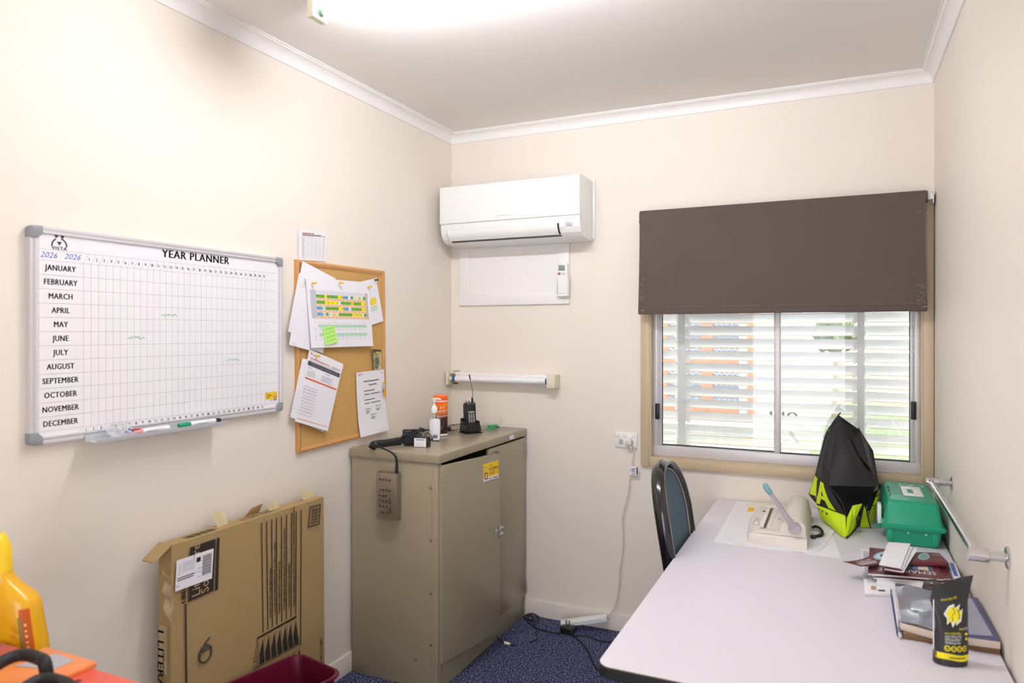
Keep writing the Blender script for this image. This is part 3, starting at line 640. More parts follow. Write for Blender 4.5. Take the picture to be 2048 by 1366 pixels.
# stack of forms, lower left
orp = M('print_strong_orange', (226, 92, 40), .7); dkp = M('print_charcoal', (64, 68, 76), .7)
def d_form(b, S):
    S.rect(b, .06, .035, .09, .06, orp); S.words(b, .10, .055, .22, greyink, .008, 1); S.words(b, .07, .11, .62, redink, .010, 2); S.words(b, .07, .135, .85, M('pale_red', (226, 180, 185), .8), .007, 4)
    S.rect(b, .70, .10, .95, .13, Rc[5]); S.rect(b, .03, .155, .97, .215, dkp, nu=4)
    for v in (.17, .185, .20): S.words(b, .12, v, .90, greyink, .005, int(v*999), .01)
    S.words(b, .06, .245, .16, greyink, .007, 6); S.words(b, .55, .24, .70, greyink, .007, 8)
    for i in range(5): S.words(b, .06, .285+i*.018, .28, faint, .007, 20+i); S.words(b, .48, .285+i*.018, .80, faint, .007, 30+i)
    S.rect(b, .03, .385, .97, .405, orp, nu=4)
    for i in range(10): S.words(b, .05, .50+i*.042, .45, greyink if i % 3 else M('pale_red', (226, 180, 185), .8), .006, 40+i); S.rect(b, .05, .515+i*.042, .95, .5165+i*.042, faint)
    S.rect(b, .04, .945, .96, .951, orp)
S = Sheet(*[(0.0200,-1.2503,1.4137),(0.0200,-0.9886,1.3719),(0.0200,-1.1278,1.0992),(0.0200,-1.3251,1.1840)], 0., curl=lambda u, v: .006*v); sheet('form_sheet', 'rear form of the pair pinned at the lower left of the cork board', 'form', S, lambda b, S: lines(b, S, (.80, .84, .93), .03, .08, redink, .006, 3), th=.002)
S = Sheet(*[(0.0225,-1.2114,1.4515),(0.0225,-0.9934,1.3810),(0.0225,-1.1116,1.1015),(0.0225,-1.3052,1.1650)], 0., curl=lambda u, v: .008*v+.004*v*u); sheet('form_sheet', 'front printed form with black and orange bands at the lower left of the cork board', 'form', S, d_form, th=.0012)
# notice, lower right
def d_not(b, S):
    lines(b, S, (.035, .055), .07, .35, redink, .007, 2); lines(b, S, (.035, .055), .84, .97, redink, .006, 8)
    S.words(b, .24, .155, .80, ink, .013, 3, .004); S.words(b, .42, .215, .70, ink, .013, 4, .004)
    S.words(b, .25, .305, .62, ink, .011, 5, .004); S.words(b, .25, .36, .42, ink, .011, 6, .004); S.words(b, .47, .36, .80, ink, .011, 7, .004)
    S.words(b, .25, .445, .62, ink, .011, 15, .004); S.words(b, .25, .50, .42, ink, .011, 16, .004); S.words(b, .47, .50, .80, ink, .011, 17, .004)
    for u, v in ((.25, .59), (.62, .57), (.42, .69)):
        b.tube([S.at(u+.22*k/14, v+.020*math.sin(k*2.6)*(1-.3*k/14), .0006) for k in range(15)], .0004, ink, 4)
        S.words(b, u+.02, v+.04, u+.16, ink, .009, int(u*99), .004); S.words(b, u+.02, v+.062, u+.12, ink, .009, int(u*77), .004)
S = Sheet(*[(0.0170,-0.8978,1.3374),(0.0170,-0.6835,1.3443),(0.0170,-0.6504,1.0475),(0.0170,-0.8758,1.0417)], 0., curl=lambda u, v: .010*max(0, v-.72)**1*3*math.sin((v-.72)*6)+.002 if v > .72 else .002-.004*math.sin(v*4.3)*.5)
sheet('notice_sheet', 'white printed notice with signatures curling at the lower right of the cork board', 'paper', S, d_not, nv=30)
# banknote
nm = speckle('banknote_print', (150, 140, 105), (206, 192, 150), 60, .38, .62); 
S = Sheet(*[(0.0150,-0.7804,1.4411),(0.0150,-0.7051,1.4371),(0.0150,-0.7152,1.3457),(0.0150,-0.7726,1.3414)], 0., curl=lambda u, v: .006*(1-math.sin(math.pi*u))+.004*v)
sheet('banknote', 'folded grey green banknote pinned at the right of the cork board', 'banknote', S, lambda b, S: (S.rect(b, .08, .0, .95, .12, M('note_dark', (70, 74, 58), .8)), S.rect(b, .35, .4, .8, .75, M('note_green', (96, 110, 92), .8)), S.rect(b, .05, .12, .14, .95, M('note_dark', (70, 74, 58), .8)), S.rect(b, .3, .82, .75, .93, M('note_green', (96, 110, 92), .8))), nm)
pin(*(0.0360,-1.2104,1.7217)[1:], .036, 'yellow push pin at the upper left of the roster'); pin(*(0.0360,-1.0377,1.7337)[1:], .036, 'yellow push pin at the top centre of the roster'); pin(*(0.0340,-0.8294,1.7298)[1:], .034, 'yellow push pin at the upper right of the roster')
pin(*(0.0290,-1.1792,1.4208)[1:], .029, 'yellow push pin holding the forms at the lower left'); pin(*(0.0260,-0.7545,1.4242)[1:], .026, 'yellow push pin holding the banknote')
kp = pin(*(0.0240,-0.6954,1.2805)[1:], .024, 'yellow push pin carrying the key ring at the right frame')
pin(*(0.0240,-0.7635,1.7656)[1:], .024, 'black push pin at the top right sheet', black, None)
ky = thing('key_ring', 'small key ring with an orange tag hanging from a pin at the right frame', 'keys', (0.0260,-0.6922,1.2206)); kc_ = V((0.0270,-0.6956,1.2687))
part('ring', MB().tube([kc_+V((0.002*math.cos(a), .008*math.cos(a), .012*math.sin(a))) for a in [i*math.pi/8 for i in range(16)]], .001, chrome, 6, closed=True), ky)
for i, dx in enumerate((-.004, .003)): part('key', MB().box(kc_+V((-.001+i*.003, dx-.004, -.035)), kc_+V((.0005+i*.003, dx+.004, -.010)), chrome, .0005), ky)
tg = [kc_+V((.004, -.008, -.020)), kc_+V((.004, .009, -.022)), kc_+V((.004, .010, -.050)), kc_+V((.004, -.006, -.056))]; part('tag', MB().prism(tg, (.0025, 0, 0), M('orange_tag', (240, 160, 20), .4), .0006), ky, 'orange plastic tag')

# ================================================================ STEEL CABINET
CX0, CX1, CY0, CY1, CT = .016, .468, -.925, -.014, 1.003
ca = thing('cabinet', 'low taupe steel two door cabinet in the corner under the air conditioner', 'cabinet', (.24, -.47, 0))
b = MB(); t = .012
b.box((CX0, CY0, 0), (CX1-.004, CY0+t, CT-.03), cab, .002); b.box((CX0, CY1-t, 0), (CX1-.004, CY1, CT-.03), cab, .002)
b.box((CX0, CY0+t, 0), (CX0+t, CY1-t, CT-.03), cab); b.box((CX0+t, CY0+t, .085), (CX1-.03, CY1-t, .10), cab)
b.box((CX1-.032, CY0+t, 0), (CX1, CY0+.022, CT-.03), cab, .002); b.box((CX1-.032, CY1-.022, 0), (CX1, CY1-t, CT-.03), cab, .002)
b.box((CX0+.43, CY0-.0012, .0), (CX1-.036, CY0+.002, CT-.036), cab, .0006)
part('carcass', b, ca)
part('plinth', MB().box((CX1-.016, CY0+.022, 0), (CX1-.004, CY1-.022, .118), cab, .002), ca)
for z in (.40, .70): part('shelf', MB().box((CX0+t, CY0+t, z), (CX1-.05, CY1-t, z+.018), cab), ca)
part('inner_shade_sheet', MB().box((CX0+t+.001, CY0+t+.001, .11), (CX0+t+.004, CY1-t-.001, .96), cabdark), ca)  # near-black sheet paints the shade of the hollow inside
b = MB(); b.box((CX0-.006, CY0-.008, CT-.038), (CX1+.006, CY1+.004, CT), cab, .004, 3); part('top', b, ca)
HY = -.911                                               # hinge line of the left door
ang = math.radians(8.5); D = V((math.sin(ang), math.cos(ang), 0)); N = V((D.y, -D.x, 0)); Hn = V((.461, HY, 0))
def dp(s_, z, o=0.): return Hn+D*s_+N*o+V((0, 0, z))
ld = MB(); ld.prism([dp(0, .116), dp(.437, .107), dp(.437, .948), dp(0, .955)], N*.016, cab, .002); d1 = part('door', ld, ca, 'left door standing slightly open')
rd = MB().box((.460, -.468, .112), (.476, -.036, .957), cab, .002); d2 = part('door', rd, ca, 'right door, closed')
for z in (.895, .155):
    b = MB()
    for k in range(3): b.tube([dp(-.002, z-.035+k*.023, .0165), dp(-.002, z-.015+k*.023, .0165)], .004, cab, 8)
    part('hinge', b, d1)
    b = MB()
    for k in range(3): b.tube([(.4765, -.036, z-.035+k*.023), (.4765, -.036, z-.015+k*.023)], .004, cab, 8)
    part('hinge', b, d2)
b = MB(); safety_sticker(b, lambda x, y, k: dp(.298+x, .834+y, .0162+k), .124, .082); part('sticker', b, d1, 'yellow padlock sticker')
# latch: hasp on the left door, keeper plate on the right door
b = MB()
for z in (.572, .600): b.tube([dp(.400, z, .017), dp(.400, z, .034), dp(.434, z, .034), dp(.434, z, .017)], .0032, chrome, 8)
b.tube([dp(.405, .560, .030), dp(.405, .612, .030)], .0035, chrome, 8); b.prism([dp(.395, .565, .016), dp(.440, .565, .016), dp(.440, .607, .016), dp(.395, .607, .016)], N*.002, chrome); part('hasp', b, d1, 'bright metal hasp')
b = MB().prism([(.477, -.462, .565), (.477, -.412, .545), (.477, -.404, .555), (.477, -.404, .598), (.477, -.462, .620)], (.0025, 0, 0), M('dull_steel', (96, 92, 88), .4, .9), .001); b.box((.4795, -.424, .570), (.4805, -.419, .592), chrome); part('keeper', b, d2, 'dull steel keeper plate')
b = MB()
for k in range(3): b.tube([dp(.36+.03*k, .944, -.002+.003*k), dp(.40+.02*k, .962-.004*k, .006), dp(.435, .955, .010-.003*k)], .003, M('worn_metal', (150, 140, 122), .4, .6), 6, k=3)
part('bent_catch', b, d1)
part('paper_tag', MB().box((CX1+.0062, -.232, .972), (CX1+.0068, -.180, .992), paper).box((CX1+.0069, -.219, .981), (CX1+.0071, -.195, .9835), greyink), ca)
def screw(p, axis):
    b = MB(); prof_ = [(.0062, 0), (.0058, .0018), (.0028, .0030), (.0026, .0020)]
    b.lathe([(r, -h) for r, h in prof_] if axis == 'y' else prof_, p, steel, 12, axis); part('screw', b, ca)
for x, z in ((.062, .984-.008), (.212, .978-.004), (.355, .974)): screw((x, CY0-.008, z-.006), 'y')
for z in (.862, .640, .415, .195): screw((.430, CY0-.0012, z), 'y')
for x, z in ((.092, .130), (.352, .118)): screw((x, CY0, z), 'y')

# ---------------------------------------------------------------- keypad hanging on its cord
kb = thing('keypad', 'brushed steel keypad hanging by a black cord on the cabinet side', 'keypad', (.229, -.949, .713))
kx0, kx1, kz0, kz1, kyf = .1765, .2825, .7135, .9145, -.966
part('case', MB().box((kx0, kyf, kz0), (kx1, CY0-.0035, kz1), steel, .004, 2), kb)
keym = M('polished_key', (175, 165, 152), .22, 1.); b0 = V((kx0, 0, kz0)); cw, chh = .0175, .0165
def key(cx, cz, w=.0125, h=.0125):
    p = part('key', MB().box((cx-w/2, kyf-.0042, cz-h/2), (cx+w/2, kyf+.001, cz+h/2), keym, .0016, 2), kb)
    part('key_mark', MB().box((cx-.002, kyf-.0046, cz-.0015), (cx+.003, kyf-.0041, cz+.002), darkg), p)
cols = [.1965, .2135, .2310, .2490]; rw = [.8875, .8430, .8185, .7950, .7710, .7445]
for cx in cols: key(cx, rw[0]); key(cx, rw[1])
for r_ in (2, 3, 4):
    for cx in cols[:3]: key(cx, rw[r_])
key(cols[3], rw[3]+.006, .0125, .034); key(cols[3], rw[4]-.011, .0125, .034); key((cols[0]+cols[1])/2, rw[5], .029, .0125); key(cols[2], rw[5])
gx, gy = .2720, -.948
b = MB(); b.tube([(gx, gy, .9135), (gx, gy, .922), (gx, gy, .926), (gx, gy, .95), (gx, gy, .9505), (gx, gy, .965)], .006, blackr, 12, radii=[.0085, .0085, .0065, .0060, .0048, .0042])
for i in range(7): b.tube([(gx, gy, .927+i*.0048), (gx, gy, .929+i*.0048)], .0072-.0003*i, blackr, 12)
part('cord_gland', b, kb)
part('cord', MB().tube([(gx, gy, .964), (.2685, -.9545, .988), (.250, -.962, 1.006), (.212, -.964, 1.019), (.172, -.957, 1.0265), (.150, -.948, 1.024), (.140, -.942, 1.018)], .0042, blackr, 8, k=5), kb)
core = smooth_path([(.138, -.942, 1.013), (.140, -.930, 1.024), (.148, -.905, 1.026), (.160, -.875, 1.0255), (.174, -.845, 1.026), (.184, -.818, 1.026), (.190, -.800, 1.024)], 8)
part('coiled_cord', MB().tube(core, .0165, blackr, 12, radii=[.010, .0125, .0175, .0175, .0170, .0165, .016, .0160, .015]), kb)
b = MB(); pts = []; n = 300
for i in range(n):
    f = i/(n-1)*(len(core)-1); k = min(int(f), len(core)-2); p = core[k].lerp(core[k+1], f-k); a = i*.9; t_ = (core[k+1]-core[k]).normalized(); u = t_.cross(V((0, 0, 1))).normalized(); w = u.cross(t_)
    pts.append(p+(u*math.cos(a)+w*math.sin(a))*.0155)
b.tube(pts, .0026, black, 5); part('coil_ridge', b, kb)

# ---------------------------------------------------------------- things on the cabinet
Z = CT
gl = M('gloss_black', (16, 16, 18), .18)
cr = thing('charger_cradle', 'empty black charger cradle with bundled leads at the near end of the cabinet', 'charger', (.215, -.745, Z))
cA = Matrix.Translation((.222, -.748, Z+.0015)) @ Matrix.Rotation(math.radians(32), 4, 'Z')
b = MB(); bm = bmesh.new(); bmesh.ops.create_cube(bm, size=1)
for v in bm.verts: k = 1.22 if v.co.z > 0 else 1.; v.co = V((v.co.x*.082*k, v.co.y*.062*k, v.co.z*.046+.023))
bmesh.ops.bevel(bm, geom=bm.edges[:], offset=.007, segments=3, affect='EDGES'); b.bm(bm, gl, cA); part('body', b, cr)
part('rim', MB().box((-.040, -.027, .0445), (.040, .027, .0492), blackr, .002, mat=cA), cr)
part('back_post', MB().box((-.045, .012, .038), (.03, .030, .068), black, .006, mat=cA), cr)
for i in range(4):
    a = i*.9; b = MB().tube([(.214+.004*i, -.752, Z+.050), (.190+.01*i, -.800, Z+.034+.01*math.sin(a)), (.165+.008*i, -.86+.01*i, Z+.012), (.185, -.80+.02*i, Z+.010+.016*i), (.235, -.74, Z+.056+.004*i), (.258-.01*i, -.70, Z+.058)], .0026, blackr, 6, k=6); part('lead', b, cr)
part('lead_tie', MB().tube([(.196, -.792, Z+.020), (.202, -.799, Z+.052), (.206, -.787, Z+.056), (.203, -.783, Z+.02)], .0022, M('grey_tie', (90, 90, 92), .5), 6, closed=True), cr)
part('lead_plug', MB().tube([(.245, -.69, Z+.062), (.208, -.655, Z+.060), (.19, -.63, Z+.056)], .0085, blackr, 10, k=3), cr)
ad = thing('power_adapter', 'small black power adapter with a white label on the cabinet', 'adapter', (.292, -.778, Z)); aA = Matrix.Translation((.290, -.772, Z+.0015)) @ Matrix.Rotation(math.radians(12), 4, 'Z')
part('body', MB().box((-.034, -.022, 0), (.034, .022, .046), black, .004, 2, mat=aA), ad)
part('label', MB().box((-.030, -.0226, .001), (.026, -.0220, .040), paper, mat=aA), ad, 'white paper label')
b = MB(); rnd = random.Random(2)
for i in range(9): b.box((-.020+i*.0045, -.0231, .030+rnd.uniform(-.001, .001)), (-.0172+i*.0045, -.0227, .035+rnd.uniform(-.001, .002)), ink, mat=aA)
for i in range(4): b.box((-.022, -.0231, .006+i*.005), (.018, -.0227, .0070+i*.005), M('pale_pink_ink', (226, 200, 205), .8), mat=aA)
part('label_print', b, ad); part('strain_relief', MB().tube([aA @ V((.030, .01, .030)), aA @ V((.046, .014, .030))], .006, blackr, 10), ad)
part('lead', MB().tube([aA @ V((.01, .01, .047)), aA @ V((.02, .0, .060)), aA @ V((.035, .012, .052)), aA @ V((.046, .014, .030))], .002, blackr, 6, k=5), ad)
# hand sanitiser
hs = thing('sanitizer_bottle', 'clear pump bottle of hand sanitizer with a white label on the cabinet', 'bottle', (0.2463,-0.6065,1.0030))
h0 = V((0.2463,-0.6065,1.0030))+V((0, .012, .001)); cl = clear('clear_bottle', body=.10, bodyc=(236, 240, 244), rough=.08, fres=1.14)
part('bottle', MB().lathe([(.026, 0), (.0295, .004), (.0305, .03), (.0315, .075), (.031, .100), (.027, .116), (.017, .126), (.0135, .129), (.0135, .132)], h0, cl, 28, sq=(1.05, .80)), hs)
fa = math.radians(-57); fx = V((math.cos(fa+math.pi/2), math.sin(fa+math.pi/2), 0)); fn = V((math.cos(fa), math.sin(fa), 0))   # faces the room
def hmap(x, z, k=0.): s_ = x/.030; a = fa+s_; return h0+V((.0338*math.cos(a), .0262*math.sin(a), z))+fn*k
b = MB(); rows = []
for z, w in ((.006, .020), (.010, .0235), (.06, .0265), (.09, .0270), (.102, .0225), (.107, .014)): rows.append([hmap(-w+2*w*j/10, z) for j in range(11)])
b.slab(rows, fn, .0003, paper); part('label', b, hs, 'white label')
b = MB()
for i in range(12): w = .010+.006*((i*7) % 5)/5; z = .092-i*.0042; b.poly([hmap(-w, z, .0004), hmap(w, z, .0004), hmap(w, z+.0012, .0004), hmap(-w, z+.0012, .0004)], faint if i % 4 else greyink)
for i in range(13): x = -.011+i*.0017; b.poly([hmap(x, .014, .0004), hmap(x+.0009+.0004*(i % 2), .014, .0004), hmap(x+.0009+.0004*(i % 2), .030, .0004), hmap(x, .030, .0004)], ink)
part('label_print', b, hs, solid=False)
part('collar', MB().lathe([(.0140, .1325), (.0148, .135), (.0150, .155), (.0120, .160), (.008, .1665), (.0075, .171)], h0, white, 22), hs)
part('pump_stem', MB().lathe([(.0045, .171), (.0045, .190)], h0, white, 12), hs)
hd = h0+V((0, 0, .190)); part('pump_head', MB().lathe([(.0075, .189), (.0090, .191), (.0090, .199), (.0100, .2000), (.0095, .203), (.004, .2040)], h0, white, 18).tube([hd+V((0, 0, .008)), hd+fx*.012+V((0, 0, .009)), hd+fx*.026+V((0, 0, .007)), hd+fx*.030+V((0, 0, .003))], .0042, white, 10), hs)
part('dip_tube', MB().tube([h0+V((.004, 0, .006)), h0+V((0, 0, .13))], .0022, white, 8), hs)
# wipes canister
wc = thing('wipes_canister', 'orange and black canister of cleaning wipes behind the sanitizer', 'canister', (0.1870,-0.4366,1.0030)); w0 = V((0.1870,-0.4366,1.0030))+V((0, 0, .001)); R = .0365
org = M('canister_orange', (255, 108, 10), .3)
part('lid', MB().lathe([(.0372, .1775), (.0378, .1785), (.0378, .196), (.0365, .1995), (.026, .2035), (.0, .2045)], w0, org, 36), wc, 'orange screw lid')
part('tub', MB().lathe([(.0345, 0), (.0368, .002), (.0368, .0105), (.0363, .0115), (.0363, .172), (.0352, .173), (.0352, .178)], w0, white, 36), wc)
wa = math.radians(-46)
def wmap(x, z, k=0.): a = wa+x/R; return w0+V(((R+.0004+k)*math.cos(a), (R+.0004+k)*math.sin(a), z))
def band(mb, z0, z1, m, x0=-math.pi*R, x1=math.pi*R, k=0., n=40): mb.grid([[wmap(x0+(x1-x0)*j/n, z, k) for j in range(n+1)] for z in (z0, z1)], m)
b = MB(); cols_ = [(30, 22, 26), (44, 26, 24), (90, 40, 18), (190, 80, 10), (235, 110, 10), (250, 120, 10), (255, 118, 12), (255, 100, 10)]; zs = [.012, .060, .088, .098, .112, .128, .146, .162, .170]
for i in range(8): band(b, zs[i], zs[i+1], M('canister_print_%d' % i, cols_[i], .3))
part('label', b, wc, 'orange to black printed label', solid=False)
b = MB(); wh2 = M('print_white', (245, 245, 245), .4); yl2 = M('print_gold', (250, 190, 30), .4); bk2 = M('print_black', (20, 18, 20), .4)
for poly_ in ([(-.026, .122), (-.016, .140), (-.004, .150), (.010, .148), (.022, .138), (.034, .128), (.034, .116), (-.024, .112)],): b.poly([wmap(x, z, .0004) for x, z in poly_], bk2)
for x, z in ((-.010, .1385), (.004, .1385)): b.poly([wmap(x, z, .0008), wmap(x+.004, z-.001, .0008), wmap(x+.007, z+.006, .0008), wmap(x+.003, z+.011, .0008)], wh2)
tm = lambda x0, z0, sl=.10, k=.0010: (lambda x, y: wmap(x0+x, z0+y+sl*x, k))
b.text('ARMOR ALL', .0145, tm(-.026, .1175), wh2, bold=.0008, sx=.82, shear=.15); b.text('ULTRA SHINE', .0085, tm(-.025, .1065), yl2, bold=.0004, sx=.85)
b.text('PROTECTANT', .0125, tm(-.026, .0915), wh2, bold=.0006, sx=.78); b.text('WIPES', .0125, tm(.004, .149), M('print_lime', (226, 226, 60), .4), bold=.0003, sx=.7)
b.poly([wmap(-.004, .0795, .0006), wmap(.036, .0835, .0006), wmap(.036, .090, .0006), wmap(-.003, .086, .0006)], M('print_red', (214, 40, 36), .4))
b.poly([wmap(.002, .040, .0006), wmap(.036, .044, .0006), wmap(.036, .080, .0006), wmap(.008, .076, .0006)], yl2)
for i in range(5): b.poly([wmap(.008, .046+i*.0055, .0009), wmap(.034, .049+i*.0055, .0009), wmap(.034, .0515+i*.0055, .0009), wmap(.009, .0485+i*.0055, .0009)], bk2)
b.poly([wmap(-.006, .016, .0006), wmap(.034, .016, .0006), wmap(.034, .026, .0006), wmap(.012, .022, .0006)], yl2)
for i in range(6): b.poly([wmap(-.024+.006*i, .03+.01*(i % 3), .0006), wmap(-.022+.006*i, .031+.01*(i % 3), .0006), wmap(-.022+.006*i, .05+.008*(i % 2), .0006)], greyink)
part('lettering', b, wc, solid=False)
# two-way radio in its charger
rd0 = V((0.2776,-0.2878,1.0030))+V((0, 0, .001)); ra = math.radians(-33); rA = Matrix.Translation(rd0) @ Matrix.Rotation(ra+math.pi/2, 4, 'Z')   # local -y faces the room
ch = thing('radio_charger', 'black desktop charger holding the two way radio on the cabinet', 'charger', rd0)
b = MB(); bm = bmesh.new(); bmesh.ops.create_cube(bm, size=1)
for v in bm.verts:
    k = .84 if v.co.z > 0 else 1.; v.co = V((v.co.x*.098*k, v.co.y*.088*k+(.004 if v.co.z > 0 else 0), v.co.z*.054+.027))
bmesh.ops.bevel(bm, geom=bm.edges[:], offset=.010, segments=3, affect='EDGES'); b.bm(bm, gl, rA); part('body', b, ch)
for sx in (-1, 1): part('guide', MB().box((sx*.0355-.0065, -.026, .040), (sx*.0355+.0065, .034, .061), gl, .004, 2, mat=rA), ch)
part('back_guide', MB().box((-.040, .026, .040), (.040, .040, .074), gl, .005, 2, mat=rA), ch)
part('foot', MB().box((-.0475, -.0425, -.0005), (.0475, .0425, .006), gl, .002, mat=rA), ch)
rtA = rA @ Matrix.Translation((0, .0, .0225)) @ Matrix.Rotation(math.radians(-5), 4, 'X')
ro_ = thing('two_way_radio', 'black two way radio with keypad and long antenna standing in the charger', 'radio', rd0+V((0, 0, .03)))
b = MB().box((-.028, -.017, .0225), (.028, .017, .132), black, .006, 3, mat=rtA); part('body', b, ro_)
part('battery', MB().box((-.027, .0172, .0225), (.027, .0225, .124), blackr, .003, mat=rtA), ro_)
b = MB()
for i in range(7): b.box((-.022, -.0176, .0985+i*.0032), (.022, -.0168, .0998+i*.0032), darkg, mat=rtA)
part('speaker_grille', b, ro_)
part('side_button', MB().box((.0275, -.010, .082), (.0312, .008, .118), blackr, .0015, mat=rtA), ro_)
part('screen', MB().box((-.018, -.0182, .0765), (.018, -.0168, .0880), M('radio_lcd', (146, 156, 138), .3), .0008, mat=rtA), ro_, 'pale green screen')
b = MB(); kg = M('pale_key', (198, 200, 204), .4)
for r_ in range(6):
    for c_ in range(3): x = -.013+c_*.013; z = .0695-r_*.0082; part('key', MB().box((x-.0042, -.0184, z-.0026), (x+.0042, -.0166, z+.0026), kg, .0008, mat=rtA), ro_)
b = MB(); b.text('MOTOROLA', .0055, lambda x, y: rtA @ V((-.013+x, -.01735, .1238+y)), M('print_silver', (190, 192, 196), .4), bold=.0001)
b.add([rtA @ V((-.0165+.0028*math.cos(a), -.01735, .1256+.0028*math.sin(a))) for a in [i*math.pi/6 for i in range(12)]], [list(range(12))], MATS['print_silver']); part('emblem', b, ro_, solid=False)
for x, r_, h in ((-.019, .0045, .012), (-.003, .003, .009)): part('knob', MB().tube([rtA @ V((x, 0, .131)), rtA @ V((x, 0, .131+h))], r_, black if x > -.01 else steel, 12), ro_)
an = lambda x, z: rtA @ V((x, .004, z))
part('antenna_base', MB().tube([an(.0195, .131), an(.0195, .138), an(.0195, .139), an(.020, .156)], .006, blackr, 12, radii=[.0065, .0065, .0055, .0045]), ro_)
part('antenna', MB().tube([an(.020, .155), an(.0245, .175), an(.0235, .195), an(.0175, .225), an(.0125, .253)], .0016, M('antenna_wire', (92, 84, 76), .4, .5), 8, k=5), ro_)
part('antenna_tip', MB().tube([an(.0130, .250), an(.0105, .262), an(.0080, .276)], .0033, blackr, 10), ro_)
# lead and connector between canister and charger
cn = thing('cable_connector', 'black and silver lead connector lying between the canister and the radio charger', 'connector', (0.1730,-0.2857,1.0030)); cp = lambda u, v, h: V((0.1730,-0.2857,1.0030))+V((u, v, h))
part('body', MB().tube([cp(-.045, -.010, .012), cp(-.005, -.004, .012)], .011, blackr, 14), cn); part('ferrule', MB().tube([cp(-.006, -.004, .012), cp(.004, -.002, .012), cp(.0045, -.002, .012), cp(.026, .002, .012)], .010, M('silver_ferrule', (190, 180, 166), .3, .8), 14, radii=[.0115, .0115, .009, .0095]), cn)
part('lead', MB().tube([cp(-.045, -.010, .012), cp(-.09, -.02, .010), cp(-.15, -.09, .006), cp(-.165, -.17, .005)], .004, blackr, 8, k=5), cn)
part('lead', MB().tube([cp(-.03, -.01, .022), cp(-.01, .02, .032), cp(.02, .035, .036), cp(.05, .05, .042), cp(.065, .045, .05)], .0018, blackr, 6, k=5), cn)
# clear tray with green clips
tr = thing('clear_tray', 'shallow clear plastic tray at the far end of the cabinet top', 'tray', (.292, -.122, Z)); tm_ = clear('tray_clear', body=.04, bodyc=(240, 244, 246), rough=.08, fres=1.12)
b = MB(); x0, x1, y0, y1, h = .226, .358, -.172, -.072, .052; o_ = .010
tcx, tcy, tra = .292, -.122, math.radians(33); rot = lambda x, y, z: V((tcx+(x-tcx)*math.cos(tra)-(y-tcy)*math.sin(tra), tcy+(x-tcx)*math.sin(tra)+(y-tcy)*math.cos(tra), z))
ring = lambda e, z: [rot(x, y, z) for x, y in ((x0+.02-e, y0-e), (x1-.02+e, y0-e), (x1+e, y0+.02-e), (x1+e, y1-.02+e), (x1-.02+e, y1+e), (x0+.02-e, y1+e), (x0-e, y1-.02+e), (x0-e, y0+.02-e))]
b.grid([ring(0, Z+.001), ring(o_*.2, Z+.004), ring(o_, Z+h), ring(o_+.005, Z+h+.001), ring(o_+.005, Z+h-.003)], tm_, closed=True); b.poly(ring(0, Z+.001), tm_); part('shell', b, tr)
grn = clear('clear_green_plastic', tint=(150, 226, 180), body=.55, bodyc=(70, 190, 120), rough=.1); grn2 = M('green_clip', (40, 160, 90), .35)
for i, (px_, py_, r_) in enumerate(((.318, -.142, .5), (.318, -.108, 1.0))):
    A_ = Matrix.Translation((px_, py_, Z+.0045)) @ Matrix.Rotation(r_, 4, 'Z'); t = thing('key_clip', ['translucent green key clip lying flat at the front of the clear tray', 'translucent green key clip standing behind the other in the clear tray'][i], 'clip', (px_, py_, Z+.0045), 'green clips in the clear tray')
    part('body', MB().box((-.024, -.011, .0), (.024, .011, .006+.012*i), grn if i == 0 else grn2, .002, mat=A_), t); part('ring', MB().tube([A_ @ V((-.024+.012*math.cos(a), 0, .018+.012*math.sin(a))) for a in [k*math.pi/8 for k in range(16)]], .0010, chrome, 6, closed=True), t)
solo('metal_clip', MB().box((.338, -.112, Z+.0045), (.348, -.088, Z+.014), darkg, .003), 'dark metal clip at the right end inside the clear tray', 'clip')
st = thing('thin_rod', 'thin grey rod with a green tip lying in front of the clear tray', 'rod', (0.3051,-0.1833,1.0030)); part('shaft', MB().tube([(0.2931,-0.2230,1.0060),(0.3339,-0.1937,1.0060)], .0016, M('grey_rod', (130, 140, 128), .4), 6), st); part('tip', MB().tube([(0.3339,-0.1937,1.0060),(0.3434,-0.1893,1.0060)], .0030, grn2, 8), st)

# ================================================================ CARDBOARD BOX
card = M('cardboard', (172, 146, 102), .85, var=.05, vscale=60, bump=.1, bscale=200, spec=.2); cardin = M('cardboard_edge', (172, 138, 94), .9); boxink = M('box_print', (44, 36, 32), .8)
masking = clear('masking_tape', body=.72, bodyc=(214, 200, 160), rough=.5); cleart = clear('packing_tape', body=.30, bodyc=(228, 208, 174), rough=.35, fres=1.12)
bx = thing('cardboard_box', 'flat brown cardboard box standing on edge against the left wall', 'box', (.07, -1.575, 0))
BX0, BX1, BYa, BYb, BZ = .043, .100, -1.936, -1.216, .851
b = MB(); rows = []
def bulge(u, v): return .005*math.sin(math.pi*u)*math.sin(math.pi*v)
n = 14
F = [[V((BX1+bulge(j/n, i/n), BYa+(BYb-BYa)*j/n+(-.010*(1-v_) if j == 0 else (.006*(1-v_) if j == n else 0)), BZ*i/n)) for j in range(n+1)] for i in range(n+1) for v_ in [i/n]]
Bk = [[V((BX0, p.y, p.z)) for p in r] for r in F]
b.grid(F, card); b.grid([r[::-1] for r in Bk], card)
ring = lambda G: [G[0][j] for j in range(n+1)]+[G[i][n] for i in range(1, n+1)]+[G[n][j] for j in range(n-1, -1, -1)]+[G[i][0] for i in range(n-1, 0, -1)]
b.grid([ring(F), ring(Bk)], card, closed=True); part('carton', b, bx)
b = MB(); A_ = [V((BX1, BYa, BZ)), V((BX0, BYa, BZ)), V((0.0430,-1.9960,0.8122)), V((0.1000,-2.0014,0.8131))]
